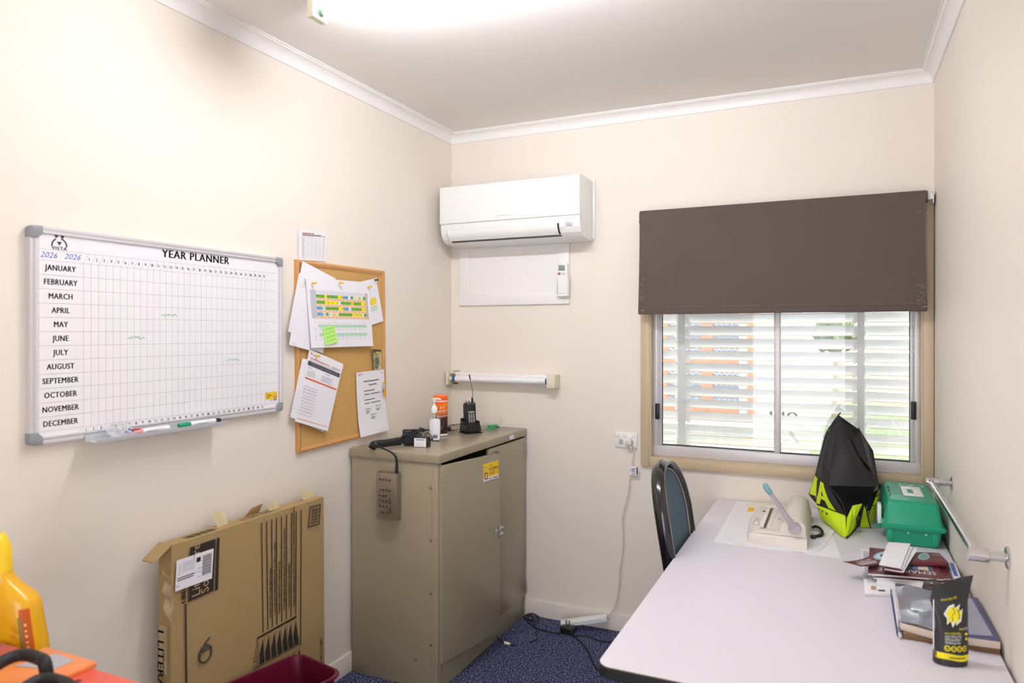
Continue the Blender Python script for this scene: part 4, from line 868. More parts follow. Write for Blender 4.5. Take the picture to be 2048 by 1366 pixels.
b.prism(A_, (-.001, .001, .004), card); part('end_flap', b, bx)
b = MB(); b.prism([(BX0, -1.59, BZ-.002), (BX0, -1.515, BZ-.002), (BX0+.02, -1.515, BZ+.035), (BX0+.012, -1.56, BZ+.028)], (.003, 0, .001), cardin); part('torn_flap', b, bx)
for y, L, h, dx in ((-1.70, .050, .050, -.006), (-1.455, .055, .030, .01), (-1.262, .070, .034, .006)):
    S = Sheet((BX0+dx, y-L*.55, BZ+h), (BX0+dx+.006, y+L*.55, BZ+h*.8), (BX0+.022, y+L*.45, BZ-.0), (BX0+.022, y-L*.5, BZ-.0), .001, n=(.8, 0, .6), curl=lambda u, v: .004*math.sin(u*7)*(1-v)); part('masking_tape', S.slab(MB(), masking, 10, 5, .0004), bx)
S = Sheet((BX1-.03, BYa-.004, .78), (BX1+.004, BYa-.003, .74), (BX1+.012, BYa-.006, .585), (BX1-.02, BYa-.012, .67), 0., n=(0, -1, 0), curl=lambda u, v: .006*math.sin(v*13+u*5)); part('loose_tape', S.slab(MB(), cleart, 10, 16, .0004), bx)
part('packing_tape', MB().box((BX1-.040, BYa-.0122, .45), (BX1-.006, BYa-.0116, .60), cleart), bx)
S = Sheet((BX1-.004, BYb+.001, .83), (BX1-.004, BYb+.028, .80), (BX1-.004, BYb+.012, .745), (BX1-.004, BYb+.001, .72), 0., curl=lambda u, v: .004*u); part('loose_tape', S.slab(MB(), cleart, 4, 6, .0004), bx)
XF = .1075
def fq(pts): return [V((XF, p[1], p[2])) for p in pts]
b = MB()
b.poly([(0.1065,-1.8720,0.8280),(0.1065,-1.7704,0.8296),(0.1065,-1.7787,0.6577),(0.1065,-1.8791,0.6558)], boxink); b.poly([(0.1065,-1.7641,0.8295),(0.1065,-1.7523,0.8297),(0.1065,-1.7595,0.6563),(0.1065,-1.7714,0.6552)], boxink)
up = lambda y, z: (lambda x, yy: V((.1068, y-yy, z+x)))
tanp = M('box_tan_letter', (186, 157, 112), .85)
p = V((0.1065,-1.8335,0.6628)); b.text('Literature', .046, up(p.y, p.z), tanp, bold=.0012, sx=.92); p = V((0.1065,-1.7983,0.6625)); b.text('Sorter', .046, up(p.y, p.z), tanp, bold=.0012, sx=.92)
p = V((0.1065,-1.8889,0.6576)); b.text('LIBERTY', .024, up(p.y, p.z), boxink, bold=.0008)
def vl(x0, y0, x1, y1, w=.0024):
    pass
L1 = [[(0.1065,-1.8894,0.6540),(0.1065,-1.8812,0.3972)], [(0.1065,-1.5619,0.8321),(0.1065,-1.5551,0.4324)], [(0.1065,-1.5376,0.8312),(0.1065,-1.5312,0.4334)], [(0.1065,-1.5121,0.8322),(0.1065,-1.5086,0.4352)], [(0.1065,-1.4877,0.8334),(0.1065,-1.4857,0.4358)], [(0.1065,-1.4616,0.8322),(0.1065,-1.4608,0.4366)], [(0.1065,-1.4355,0.8315),(0.1065,-1.4360,0.4370)], [(0.1065,-1.4073,0.8314),(0.1065,-1.4111,0.4375)], [(0.1065,-1.3819,0.8313),(0.1065,-1.3858,0.4374)], [(0.1065,-1.3552,0.8309),(0.1065,-1.3583,0.3085)]]
for i, (p, q) in enumerate(L1):
    p, q = V(p), V(q)
    if i == 0: q.z = .02
    w = V((0, .0022 if i else .0030, 0)); b.poly([p-w, p+w, q+w, q-w], boxink)
for (px_, s_, k) in (([(0.1065,-1.5149,0.4670)], '\u2022 ATTRACTIVE TWO TONE GRAY STYLING', 0), ([(0.1065,-1.4921,0.4697)], '\u2022 21 LETTER SIZE COMPARTMENTS (9"W. x 2 5/8"H. x 11 7/8"D.)', 1), ([(0.1065,-1.4689,0.4687)], '\u2022 DURABLE CORRUGATED CONSTRUCTION', 0), ([(0.1065,-1.4427,0.4686)], '\u2022 STEEL WIRE FRAME ALLOWS PRODUCT TO STACK UP TO TWO HIGH', 1), ([(0.1065,-1.4173,0.4709)], '\u2022 NO TOOLS REQUIRED FOR ASSEMBLY', 0), ([(0.1065,-1.3915,0.4713)], '\u2022 PLASTIC CHANNELS AND LABELS INCLUDED FOR COMPARTMENT IDENTIFICATION', 1)):
    b.text(s_, .0120, up(px_[0][1], px_[0][2]), boxink, bold=.0004, sx=.82)
p = V((0.1065,-1.2329,0.1329)); b.text('29"W. x 38 1/8"L. x 11 7/8"D.', .016, up(p.y, p.z), boxink, bold=.0005, sx=.8)
# barcode frame
Bq = [V(p) for p in [(0.1065,-1.3062,0.8306),(0.1065,-1.2416,0.8297),(0.1065,-1.2486,0.7491),(0.1065,-1.3166,0.7520)]]
bq = lambda u, v: (Bq[0]*(1-u)+Bq[1]*u)*(1-v)+(Bq[3]*(1-u)+Bq[2]*u)*v
for u0, v0, u1, v1 in ((0, 0, 1, .05), (0, .95, 1, 1), (0, 0, .07, 1), (.93, 0, 1, 1)): b.poly([bq(u0, v0), bq(u1, v0), bq(u1, v1), bq(u0, v1)], boxink)
for i in range(15): v = .12+i*.052; b.poly([bq(.2, v), bq(.82, v), bq(.82, v+.014+.016*((i*5) % 3)/2), bq(.2, v+.014+.016*((i*5) % 3)/2)], boxink)
# printed drawing of a pigeon-hole sorter
Dq = [V(p) for p in [(0.1065,-1.5803,0.4219),(0.1065,-1.3836,0.4266),(0.1065,-1.3456,0.1964),(0.1065,-1.5704,0.2101)]]
dq = lambda u, v: (Dq[0]*(1-u)+Dq[1]*u)*(1-v)+(Dq[3]*(1-u)+Dq[2]*u)*v+V((0, 0, 0))
b.poly([dq(-.02, -.02), dq(1.01, -.02), dq(1.01, .015), dq(-.02, .015)], boxink)
for r_ in range(2):
    for c_ in range(7):
        u0, u1, v0, v1 = c_/7+.025, (c_+1)/7-.008, r_*.5+.05, r_*.5+.47
        b.poly([dq(u0, v0+.24), dq(u1-.01, v0), dq(u1, v1), dq(u0, v1)], boxink)
        b.poly([dq(u0-.014, v0), dq(u0-.008, v0), dq(u0-.008, v1), dq(u0-.014, v1)], boxink)
    b.poly([dq(-.02, r_*.5+.485), dq(1, r_*.5+.485), dq(1, r_*.5+.495), dq(-.02, r_*.5+.495)], boxink)
rnd = random.Random(5)
for i in range(160):
    v = rnd.uniform(.0, 1.0); u = -.02-rnd.uniform(0, .10)*min(1, v*3+.1); q = dq(u, v+.02); b.poly([q, q+V((0, .003, .001)), q+V((0, .002, .005))], boxink)
for u in (-.02, -.125): b.poly([dq(u, .02 if u > -.1 else .28), dq(u+.006, .02 if u > -.1 else .28), dq(u+.006, 1.1), dq(u, 1.1)], boxink)
part('front_print', b, bx, solid=False)
b = MB(); p = V((0.0569,-1.9470,0.5927)); b.text('1 LITERATURE SORTER', .052, (lambda x, y: V((BX0+.010+y, BYa-.0108, .60+0*x-x))) if False else (lambda x, y: V((BX0+.010+y*.75, BYa-.0125, p.z-x))), boxink, bold=.0006, sx=.95); part('end_print', b, bx, solid=False)
b = MB(); b.text('1 / NO. 04210', .040, lambda x, y: V((BX0+.012+y, -1.435-x, BZ+.0006)), boxink, sx=.8); part('top_lettering', b, bx, solid=False); b = MB()
for i in range(14): y = -1.74+i*-.009; b.poly([V((BX0+.014, y, BZ+.0006)), V((BX0+.044, y, BZ+.0006)), V((BX0+.044, y-.003-.002*(i % 3), BZ+.0006)), V((BX0+.014, y-.003-.002*(i % 3), BZ+.0006))], boxink)
part('barcode', b, bx, solid=False)
Lq = Sheet(*[(0.1068,-1.9240,0.8017),(0.1068,-1.7792,0.8000),(0.1068,-1.7862,0.7026),(0.1068,-1.9291,0.7056)], .0012)
lab = part('shipping_label', Lq.slab(MB(), paper, 4, 4, .0004), bx, 'white shipping label with barcode'); b = MB()
for i in range(20): v = .12+i*.034; Lq.rect(b, .70, v, .955, v+.012+.008*((i*7) % 3)/2, ink)
Lq.rect(b, .53, .13, .64, .28, ink)
for i in range(6): Lq.words(b, .05, .18+i*.06, .12, greyink, .012, i); Lq.words(b, .16, .15+i*.055, .48, greyink, .013, i+20)
for v, u1 in ((.60, .50), (.67, .46)): Lq.words(b, .03, v, u1, ink, .030, int(v*100), .008)
for v in (.5, .62, .78): Lq.words(b, .58, v, .68 if v < .7 else .66, greyink, .02, int(v*77))
Lq.words(b, .02, .86, .09, ink, .02, 3); Lq.rect(b, .44, .0, .47, .14, masking); part('label_print', b, lab, solid=False)
b = MB(); c_ = V((0.1068,-1.8127,0.4626)); r_ = .026
b.tube([c_+V((.0004, r_*.95*math.cos(a), r_*1.05*math.sin(a))) for a in [math.radians(60+i*19) for i in range(19)]]+[c_+V((.0004, -.012, .010)), c_+V((.0004, .000, .034)), c_+V((.0004, .018, .046))], .0034, M('marker_grey', (74, 66, 58), .8), 5, k=3); part('handwriting', b, bx, 'large handwritten 6')

# ---------------------------------------------------------------- wastebasket
mar = M('maroon_plastic', (96, 14, 44), .32, bump=.15, bscale=700)
bn = thing('wastebasket', 'maroon plastic wastebasket in front of the cardboard box', 'wastebasket', (.30, -1.65, 0)); ex = V((.975, -.22, 0)).normalized(); ey = V((-.22, -.975, 0)).normalized(); bc = V((.184, -1.452, 0))+ex*.128+ey*.17
def bring(hw, hl, z, r=.045, n=6):
    out = []
    for sx, sy, a0 in ((1, 1, 0), (-1, 1, 90), (-1, -1, 180), (1, -1, 270)):
        for i in range(n+1): a = math.radians(a0+90*i/n); out.append(bc+ex*(sx*(hw-r)+r*math.cos(a))+ey*(sy*(hl-r)+r*math.sin(a))+V((0, 0, z)))
    return out
b = MB(); rr = [bring(.088, .130, .002, .04), bring(.092, .134, 0, .04)]
b.grid([bring(.092, .134, .0015, .04), bring(.094, .136, .006, .04), bring(.119, .161, .322), bring(.128, .170, .325), bring(.1295, .1715, .331), bring(.127, .169, .3345), bring(.119, .161, .3335), bring(.1165, .1585, .322), bring(.092, .134, .008, .04)], mar, closed=True); b.poly(bring(.092, .134, .0015, .04), mar); b.poly(bring(.092, .134, .008, .04), mar); part('bin', b, bn)

# ---------------------------------------------------------------- near-left table with jug and cases
tw = M('side_table_top', (190, 176, 156), .5)
tb = thing('side_table', 'small side table at the near left under the red case', 'table', (.50, -2.85, 0))
part('tabletop', MB().box((.03, -3.25, .715), (1.0, -2.47, .74), tw, .003), tb)
for x in (.07, .96):
    for y in (-3.21, -2.52): part('leg', MB().box((x-.02, y-.02, 0), (x+.02, y+.02, .715), darkg, .003), tb)
yel = M('jug_yellow', (236, 178, 6), .30, spec=.5, coat=.2); jy = V((.284, -2.552, .741)); ja = .433
jg = thing('yellow_jug', 'large yellow plastic jug with a brighter yellow cap at the left edge', 'jug', jy)
jr = V((math.cos(ja), math.sin(ja), 0)); jf = V((math.sin(ja), -math.cos(ja), 0))
def jp(w, d, z, n=36, e=.62):
    out = []
    for i in range(n):
        a = 2*math.pi*i/n; c0, s0 = math.cos(a), math.sin(a); out.append(jy+jr*(w*math.copysign(abs(c0)**e, c0))+jf*(d*.72*math.copysign(abs(s0)**e, s0))+V((0, 0, z)))
    return out
b = MB(); pr = [(.112, .060, 0), (.120, .066, .006), (.121, .067, .03), (.1135, .064, .09), (.1040, .060, .145), (.0985, .057, .178), (.092, .053, .190), (.072, .045, .206), (.052, .038, .222), (.041, .034, .236), (.0365, .033, .246)]
b.grid([jp(*q) for q in pr], yel, closed=True); b.poly(jp(*pr[0]), yel); b.poly(jp(*pr[-1]), yel); part('body', b, jg)
capy = M('jug_cap_yellow', (252, 212, 40), .4); b = MB(); pc = [(.037, .034, .244), (.0385, .036, .246), (.0365, .034, .300), (.031, .029, .312), (.027, .025, .324), (.020, .019, .330)]
b.grid([jp(w, d, z, 36, .8) for w, d, z in pc], capy, closed=True); b.poly(jp(*pc[0], 36, .8), capy); b.poly(jp(*pc[-1], 36, .8), capy); part('cap', b, jg, 'brighter yellow cap')
def jw(z): 
    for (w0, d0, z0), (w1, d1, z1) in zip(pr, pr[1:]):
        if z0 <= z <= z1: t_ = (z-z0)/(z1-z0); return w0+(w1-w0)*t_, d0+(d1-d0)*t_
def js(x, z, k=0.):                                     # x: -1..1 across the front face
    w, d = jw(z); cc = max(-1, min(1, x)); c0 = math.copysign(abs(cc)**(1/.62), cc); s0 = math.sqrt(max(0, 1-c0*c0)); return jy+jr*(w*cc)+jf*(d*.72*s0**.62+k)+V((0, 0, z))
b = MB(); lo = M('label_orange_brown', (204, 96, 20), .4); lg = M('label_grey_green', (150, 130, 60), .45); lyy = M('label_yellow', (250, 206, 20), .4)
b.grid([[js(.80+.165*j/8, z, .0006) for j in range(9)] for z in [.03, .06, .09, .12, .15, .172]], lo); b.grid([[js(.78+.06*j/3, z, .0012) for j in range(4)] for z in [.03, .06, .09, .12, .155]], lg)
b.grid([[js(.85+.08*j/4, z, .0010) for j in range(5)] for z in [.030, .04, .046]], lyy)
for i in range(7): b.grid([[js(.45+.03*i+.05*j, .030+.018*i+.0*j, .0006) for j in range(3)], [js(.51+.03*i+.05*j, .050+.012*i, .0006) for j in range(3)]], M('label_amber', (226, 150, 10), .4))
b.tube([js(.55+.10*math.cos(a), .085+.018*math.sin(a), .001) for a in [i*math.pi/10 for i in range(20)]], .0018, M('label_olive', (150, 110, 10), .5), 5, closed=True)
part('label', b, jg, 'orange and grey printed label', solid=False)
b = MB(); b.text('RUSTIX', .020, lambda x, y: js(.62-y/.104, .062+x, .002), M('label_cream', (246, 206, 150), .5)) if False else None
for i in range(6): b.grid([[js(.875+.035*j/2, .075+.012*i+q_, .0016) for j in range(3)] for q_ in (0, .004+.002*(i % 2))], M('label_cream', (244, 200, 150), .5))
part('label_print', b, jg, solid=False)
coral = M('coral_red_plastic', (250, 104, 86), .3); orl = M('orange_plastic', (250, 148, 84), .3); pinkl = clear('pink_clear_lid', tint=(250, 190, 180), body=.55, bodyc=(226, 130, 116), rough=.12); grl = M('grey_label', (186, 182, 188), .5)
EY = -2.557
cs = thing('tool_case', 'coral red plastic case with a slotted lid at the bottom left corner', 'case', (.78, -2.72, .74)); b = MB().box((.655, -2.90, .7405), (1.02, EY-.015, .835), coral, .008, 3); part('base', b, cs)
b = MB().box((.645, -2.91, .836), (1.03, EY-.010, .850), coral, .004, 2); part('lid', b, cs); part('slot', MB().box((.71, EY-.075, .8495), (.76, EY-.068, .8512), M('dark_red', (120, 20, 20), .5), .0005), cs); part('slot_mark', MB().lathe([(.008, .8500), (.006, .8515)], (.672, EY-.060, 0), MATS['dark_red'], 14), cs)
co = thing('organizer_case', 'orange plastic case with a grey label and black handle beside the coral case', 'case', (.56, -2.70, .74)); part('base', MB().box((.486, -2.90, .7405), (.640, EY-.006, .845), orl, .006, 3), co)
part('lid', MB().box((.482, -2.905, .846), (.644, EY, .858), orl, .003, 2), co); part('label', MB().prism([(.515, -2.64, .8583), (.60, -2.618, .8583), (.60, -2.575, .8583), (.535, -2.570, .8583)], (0, 0, .0006), grl), co, 'grey label'); part('screw', MB().lathe([(.007, .8583), (.005, .8600)], (.60, -2.645, 0), darkg, 12), co)
cp_ = thing('clear_lid_case', 'pinkish clear lidded case with a black handle next to the yellow jug', 'case', (.41, -2.72, .74)); part('base', MB().box((.345, -2.93, .7405), (.474, -2.585, .838), M('muted_red', (176, 70, 60), .4), .006, 3), cp_); part('lid', MB().box((.340, -2.935, .839), (.478, -2.578, .853), pinkl, .003, 2), cp_)
hnd = [(0.6328,-2.7805,0.9050),(0.5951,-2.7282,0.9050),(0.5777,-2.6841,0.9050),(0.5922,-2.6637,0.9050),(0.6333,-2.6628,0.9050),(0.6623,-2.6715,0.9050)]
part('handle', MB().tube([V(hnd[0])-V((0, 0, .04))]+[V(p) for p in hnd]+[V(hnd[-1])+V((.004, .004, -.046))], .0115, blackr, 12, k=5), cp_, 'black carry handle')
hn2 = [(0.7194,-2.7650,0.8950),(0.6984,-2.7282,0.8950),(0.6952,-2.6962,0.8950),(0.7295,-2.6883,0.8950),(0.7720,-2.6961,0.8950)]
part('handle', MB().tube([V(hn2[0])-V((0, 0, .03))]+[V(p) for p in hn2]+[V(hn2[-1])+V((.003, -.006, -.037))], .0105, blackr, 12, k=5), co, 'black carry handle')

# ================================================================ POWER POINT, CORD, POWER BOARD, CABLES
gp_ = thing('power_outlet', 'white double power outlet with switches on the back wall left of the window', 'power outlet', (1.0205, 0, .936))
part('plate', MB().box((.9635, -.009, .9365), (1.0775, 0, 1.0115), white, .002), gp_)
for x in (.976, 1.017, 1.060): part('switch', MB().box((x-.008, -.0125, .990), (x+.008, -.0085, 1.004), white, .0015), gp_); 
for x in (.976, 1.017, 1.060): part('switch_rim', MB().box((x-.0095, -.0098, .9885), (x+.0095, -.0088, 1.0055), M('switch_rim', (206, 202, 198), .5), .0004), gp_)
b = MB(); b.box((.983, -.0098, .951), (1.008, -.0088, .978), M('switch_rim', (206, 202, 198), .5), .0004); sk = part('socket', b, gp_)
for x, z, a in ((.9905, .9705, .5), (1.0005, .9705, -.5), (.9955, .9585, 0)):
    d = V((math.sin(a), 0, math.cos(a)))*.0042; e = V((d.z, 0, -d.x)).normalized()*.0010; q = V((x, -.0102, z)); part('slot', MB().prism([q-d-e, q-d+e, q+d+e, q+d-e], (0, .001, 0), black), sk)
pg = thing('extension_cord', 'white plug and long white flex running from the outlet down to the power board', 'power cord', (1.04, -.03, .03))
part('plug', MB().lathe([(.012, -.044), (.0175, -.040), (.019, -.030), (.019, -.0102)], (1.040, 0, .9665), ivory, 22, 'y').tube([(1.044, -.030, .955), (1.050, -.030, .942), (1.055, -.030, .930)], .006, ivory, 10, radii=[.010, .007, .0042]), pg)
part('flex', MB().tube([(1.0680,-0.0220,0.9443),(1.0590,-0.0220,0.8834),(1.0474,-0.0220,0.8070),(1.0358,-0.0220,0.7128),(1.0138,-0.0220,0.6197),(1.0035,-0.0220,0.5579),(1.0102,-0.0220,0.4904),(1.0048,-0.0220,0.3986),(0.9930,-0.0220,0.3211),(0.9852,-0.0220,0.2135)]+[(0.9666,-0.0300,0.1220),(0.9404,-0.0300,0.0821),(0.9219,-0.0300,0.0687)], .0036, ivory, 8, k=5), pg)
tg0 = V((1.0659,-0.0240,0.8265)); b = MB().box(tg0+V((-.022, -.0046, -.022)), tg0+V((.022, -.0040, .022)), paper); part('tag', b, pg, 'white printed tag')
b = MB(); b.text('CHL', .022, lambda x, y: tg0+V((.006-y, -.0050, -.020+x)) , ink, bold=.0004, sx=.85); b.box(tg0+V((.014, -.0051, -.018)), tg0+V((.020, -.0047, .018)), ink); b.box(tg0+V((-.018, -.0051, -.008)), tg0+V((-.014, -.0047, .010)), greyink); part('tag_print', b, pg)
e0, e1 = V((0.7093,-0.1150,0.0306)), V((0.9318,-0.0450,0.0734)); ax_ = (e1-e0); Lb = ax_.length; ax_.normalize(); sd = V((0, -1, 0)); sd = (sd-ax_*sd.dot(ax_)).normalized(); nn = ax_.cross(sd); nn = nn if nn.z > 0 else -nn
pb = thing('power_board', 'white power board tipped up on a black adapter by the back wall', 'power board', (e0+e1)/2)
def pbx(x0, x1, y0, y1, z0, z1, m, bv=.003):
    bm_ = Matrix((( ax_.x, sd.x, nn.x, e0.x), (ax_.y, sd.y, nn.y, e0.y), (ax_.z, sd.z, nn.z, e0.z), (0, 0, 0, 1))); return MB().box((x0, y0, z0), (x1, y1, z1), m, bv, 2, mat=bm_)
part('body', pbx(0, Lb, -.022, .022, -.014, .014, white), pb); part('seam', pbx(-.0003, Lb-.02, .0215, .0226, -.002, -.0005, greyink, 0), pb)
for i in range(4): part('socket', pbx(.02+i*.055, .052+i*.055, -.016, .016, -.0150, -.0135, M('switch_rim', (206, 202, 198), .5), .0005), pb)
aq = V((0.7515,-0.1551,0.0000)); pa = thing('plug_adapter', 'black plug pack sitting on the carpet under the power board', 'adapter', aq)
part('body', MB().box(aq+V((-.030, -.010, .001)), aq+V((.040, .046, .036)), black, .007, 3), pa); part('ribs', MB().box(aq+V((.026, -.0115, .006)), aq+V((.036, .02, .034)), darkg, .002), pa)
for dx in (-.006, .010): part('pin', MB().box(aq+V((dx-.003, .018, .034)), aq+V((dx+.003, .024, .062)), steel, .0005), pa)
fl = lambda L, r, k=5: MB().tube([V(p) for p in L], r, M('navy_black_flex', (18, 20, 32), .5), 8, k=k)
solo('black_cable', fl([(0.7976,-0.1646,0.0045),(0.8539,-0.2202,0.0045),(0.9241,-0.3067,0.0045),(0.9629,-0.3787,0.0045),(1.0151,-0.4507,0.0045),(1.0637,-0.4794,0.0045),(1.1231,-0.4719,0.0045),(1.2232,-0.4256,0.0045)], .0042), 'thick black cable curving from the plug pack across the carpet to the desk', 'cable')
solo('black_cable', fl([(0.7879,-0.1743,0.0040),(0.8131,-0.1562,0.0040),(0.8604,-0.1407,0.0040),(0.9283,-0.1659,0.0040),(1.0002,-0.1512,0.0040),(1.0772,-0.1217,0.0040),(1.1682,-0.1100,0.0040)], .0034), 'thin black cable running right from the plug pack along the wall under the desk', 'cable')
solo('black_cable', fl([(0.7278,-0.1776,0.0045),(0.6529,-0.1731,0.0045),(0.5927,-0.1609,0.0045),(0.5403,-0.1236,0.0045),(0.5035,-0.0914,0.0045)]+[(0.4860,-0.0713,0.0100),(0.4847,-0.0354,0.0100),(0.5099,-0.0126,0.0100),(0.5632,-0.0500,0.0100),(0.5686,-0.0902,0.0100),(0.5327,-0.0927,0.0100),(0.4958,-0.0740,0.0100),(0.4949,-0.0454,0.0100),(0.5217,-0.0403,0.0100)]+[(0.5545,-0.1038,0.0100),(0.5860,-0.1514,0.0100)]+[(0.6115,-0.2054,0.0045),(0.6432,-0.2679,0.0045),(0.6408,-0.3003,0.0045),(0.6274,-0.3250,0.0045)], .0032), 'coiled black cable on the carpet by the corner of the cabinet', 'cable')
dc = thing('door_lead', 'thin dark lead with a white connector coming out from under the cabinet door', 'cable', (0.4989,-0.3683,0.0030)); part('flex', MB().tube([(0.4448,-0.3615,0.0300)]+[(0.4905,-0.3736,0.0060),(0.5248,-0.3885,0.0060)]+[(0.5440,-0.3893,0.0050),(0.5663,-0.3970,0.0050),(0.5772,-0.3860,0.0050)], .0030, M('navy_black_flex', (18, 20, 32), .5), 8, k=5), dc)
q0, q1 = V((0.5189,-0.3876,0.0070)), V((0.5514,-0.3938,0.0070)); part('connector', MB().tube([q0, q0.lerp(q1, .45), q0.lerp(q1, .5), q0.lerp(q1, .55), q1], .0062, M('cream_connector', (236, 228, 206), .45), 10, radii=[.0066, .0066, .0048, .0062, .0062]), dc, 'cream connector')

# ================================================================ DESK AND CHAIR
lam = M('lilac_grey_laminate', (226, 221, 230), .40, var=.012, vscale=500, bump=.03, bscale=1200, spec=.4); beige_edge = M('laminate_edge', (206, 190, 170), .5)
DX0_, DX1_, DY0, DY1, DZ0, DZ1 = 1.468, 2.3615, -1.868, -.006, .688, .7205
dk_ = thing('desk', 'long lilac grey topped desk with black edge along the right wall', 'desk', (1.915, -.937, 0))
def rrect(x0, x1, y0, y1, r, z, n=8):
    out = []
    for cx_, cy_, a0, q in ((x1, y1, 0, .004), (x0, y1, 90, .004), (x0, y0, 180, r), (x1, y0, 270, .004)):
        for i in range(n+1): a = math.radians(a0+90*i/n); sx = 1 if cx_ == x1 else -1; sy = 1 if cy_ == y1 else -1; out.append(V((cx_-sx*q+q*math.cos(a), cy_-sy*q+q*math.sin(a), z)))
    return out
b = MB(); b.grid([rrect(DX0_, DX1_, DY0, DY1, .035, DZ1-.0022), rrect(DX0_, DX1_, DY0, DY1, .035, DZ1-.0004)], beige_edge, closed=True); b.grid([rrect(DX0_, DX1_, DY0, DY1, .035, DZ1-.0004), rrect(DX0_+.0006, DX1_-.0006, DY0+.0006, DY1-.0006, .035, DZ1)], lam, closed=True); b.poly(rrect(DX0_+.0006, DX1_-.0006, DY0+.0006, DY1-.0006, .035, DZ1), lam); b.poly(rrect(DX0_, DX1_, DY0, DY1, .035, DZ1-.0022), lam); part('desktop', b, dk_)
b = MB(); b.grid([rrect(DX0_+.002, DX1_-.002, DY0+.002, DY1-.002, .034, DZ1-.0022), rrect(DX0_-.003, DX1_, DY0-.003, DY1, .037, DZ1-.0040), rrect(DX0_-.003, DX1_, DY0-.003, DY1, .037, DZ0+.006), rrect(DX0_+.004, DX1_-.004, DY0+.004, DY1-.004, .034, DZ0)], blackr, closed=True); b.poly(rrect(DX0_+.004, DX1_-.004, DY0+.004, DY1-.004, .034, DZ0), blackr); part('edge_band', b, dk_, 'black rubber edge')
for x in (1.54, 2.30):
    for y in (-1.80, -.07): part('leg', MB().box((x-.02, y-.02, 0), (x+.02, y+.02, DZ0-.04), black, .003), dk_)
for y in (-1.80, -.07): part('rail', MB().box((1.52, y-.015, DZ0-.04), (2.32, y+.015, DZ0), black, .002), dk_)
for x in (1.54, 2.30): part('rail', MB().box((x-.015, -1.78, DZ0-.04), (x+.015, -.09, DZ0), black, .002), dk_)

ch_ = thing('chair', 'dark chair with a rounded black framed back and blue grey upholstery at the desk', 'chair', (1.62, -.80, 0))
shell = M('glossy_black_shell', (18, 18, 20), .16, coat=.5); uph = M('blue_grey_upholstery', (92, 112, 126), .85, var=.10, vscale=380, bump=.5, bscale=900, spec=.2)
CYc, RC = -.790, math.radians(9.5)
def cpt(s_, h, o=0.):                                   # s across the back, h up the back, o towards the sitter
    x = 1.432+(.70-h)*math.tan(RC)*1.0 + o + .035*(abs(s_)/.2)**2*.6; return V((x-.040*0, CYc+s_-.045*0+(x-1.45)*-.10, h))
HT = 1.012; hw_ = .196
def outline(w, top, k=20):
    out = []; zb_ = .55; zm = .80
    for i in range(7): out.append((-w+.012*(1-i/6), zb_+(zm-zb_)*i/6))
    for i in range(1, 2*k): a = math.pi*i/(2*k); out.append((-w*math.copysign(abs(math.cos(a))**.85, math.cos(a)), zm+(top-zm)*math.sin(a)**.92))
    for i in range(7): out.append((w-.012*(i/6), zm-(zm-zb_)*i/6))
    return out
O = outline(hw_, HT); b = MB(); vs = [cpt(s_, h) for s_, h in O]
fr_ = []; n = 10
for i, p in enumerate(vs):
    t_ = (vs[min(i+1, len(vs)-1)]-vs[max(i-1, 0)]).normalized(); X_ = V((1, 0, .16)).normalized(); nrm = t_.cross(X_).normalized(); X2 = nrm.cross(t_).normalized(); X2 = X2 if X2.x > 0 else -X2
    fr_.append([p+nrm*(.0165*math.cos(2*math.pi*j/n))+X2*(.026*math.sin(2*math.pi*j/n)) for j in range(n)])
b.grid(fr_, shell, closed=True); b.poly(fr_[0], shell); b.poly(fr_[-1], shell); part('back_frame', b, ch_)
I = outline(hw_-.013, HT-.014); m_ = len(I)
def fill(o, sc_, dome): 
    rows = []
    for q in range(8):
        f = q/7; rows.append([cpt(s_*(1-f), .79+(h-.79)*(1-f) if True else h, o+dome*(1-(1-f)**2)) for s_, h in [(s0*sc_, .79+(h0-.79)*sc_) for s0, h0 in I]])
    return rows
b = MB(); b.grid(fill(.006, .985, .016), uph, closed=True); b.grid(fill(-.006, .985, -.004), uph, closed=True); b.grid([fill(.006, .985, 0)[0], fill(-.006, .985, 0)[0]], uph, closed=True); bk_ = part('back_cushion', b, ch_, 'blue grey upholstered back')
part('piping', MB().tube([cpt(s_, h, .010) for s_, h in outline(hw_-.017, HT-.018)], .0022, M('pale_piping', (186, 178, 166), .6), 6), bk_)
b = MB(); rows = []
for z, k in ((.425, .90), (.432, 1.), (.452, 1.02), (.470, .985), (.478, .86)): rows.append([V((1.70+.225*k*math.copysign(abs(math.cos(a))**.55, math.cos(a)), CYc+.215*k*math.copysign(abs(math.sin(a))**.55, math.sin(a)), z)) for a in [2*math.pi*i/36 for i in range(36)]])
b.grid(rows, uph, closed=True); b.poly(rows[0], uph); b.poly(rows[-1], uph); part('seat', b, ch_)
for s_ in (-1, 1):
    y = CYc+s_*.19
    part('leg', MB().tube([(1.90, y, .424), (1.915, y, .38), (1.935, y, .012), (1.935, y, 0)], .0125, shell, 12, k=3), ch_)
    part('leg', MB().tube([(1.55, y, .424), (1.53, y, .36), (1.485, y, .012), (1.485, y, 0)], .0125, shell, 12, k=3), ch_)
    part('back_upright', MB().tube([cpt(s_*.19, .56), (1.478, y, .47), (1.50, y, .425), (1.60, y, .418)], .014, shell, 12, k=4), ch_)

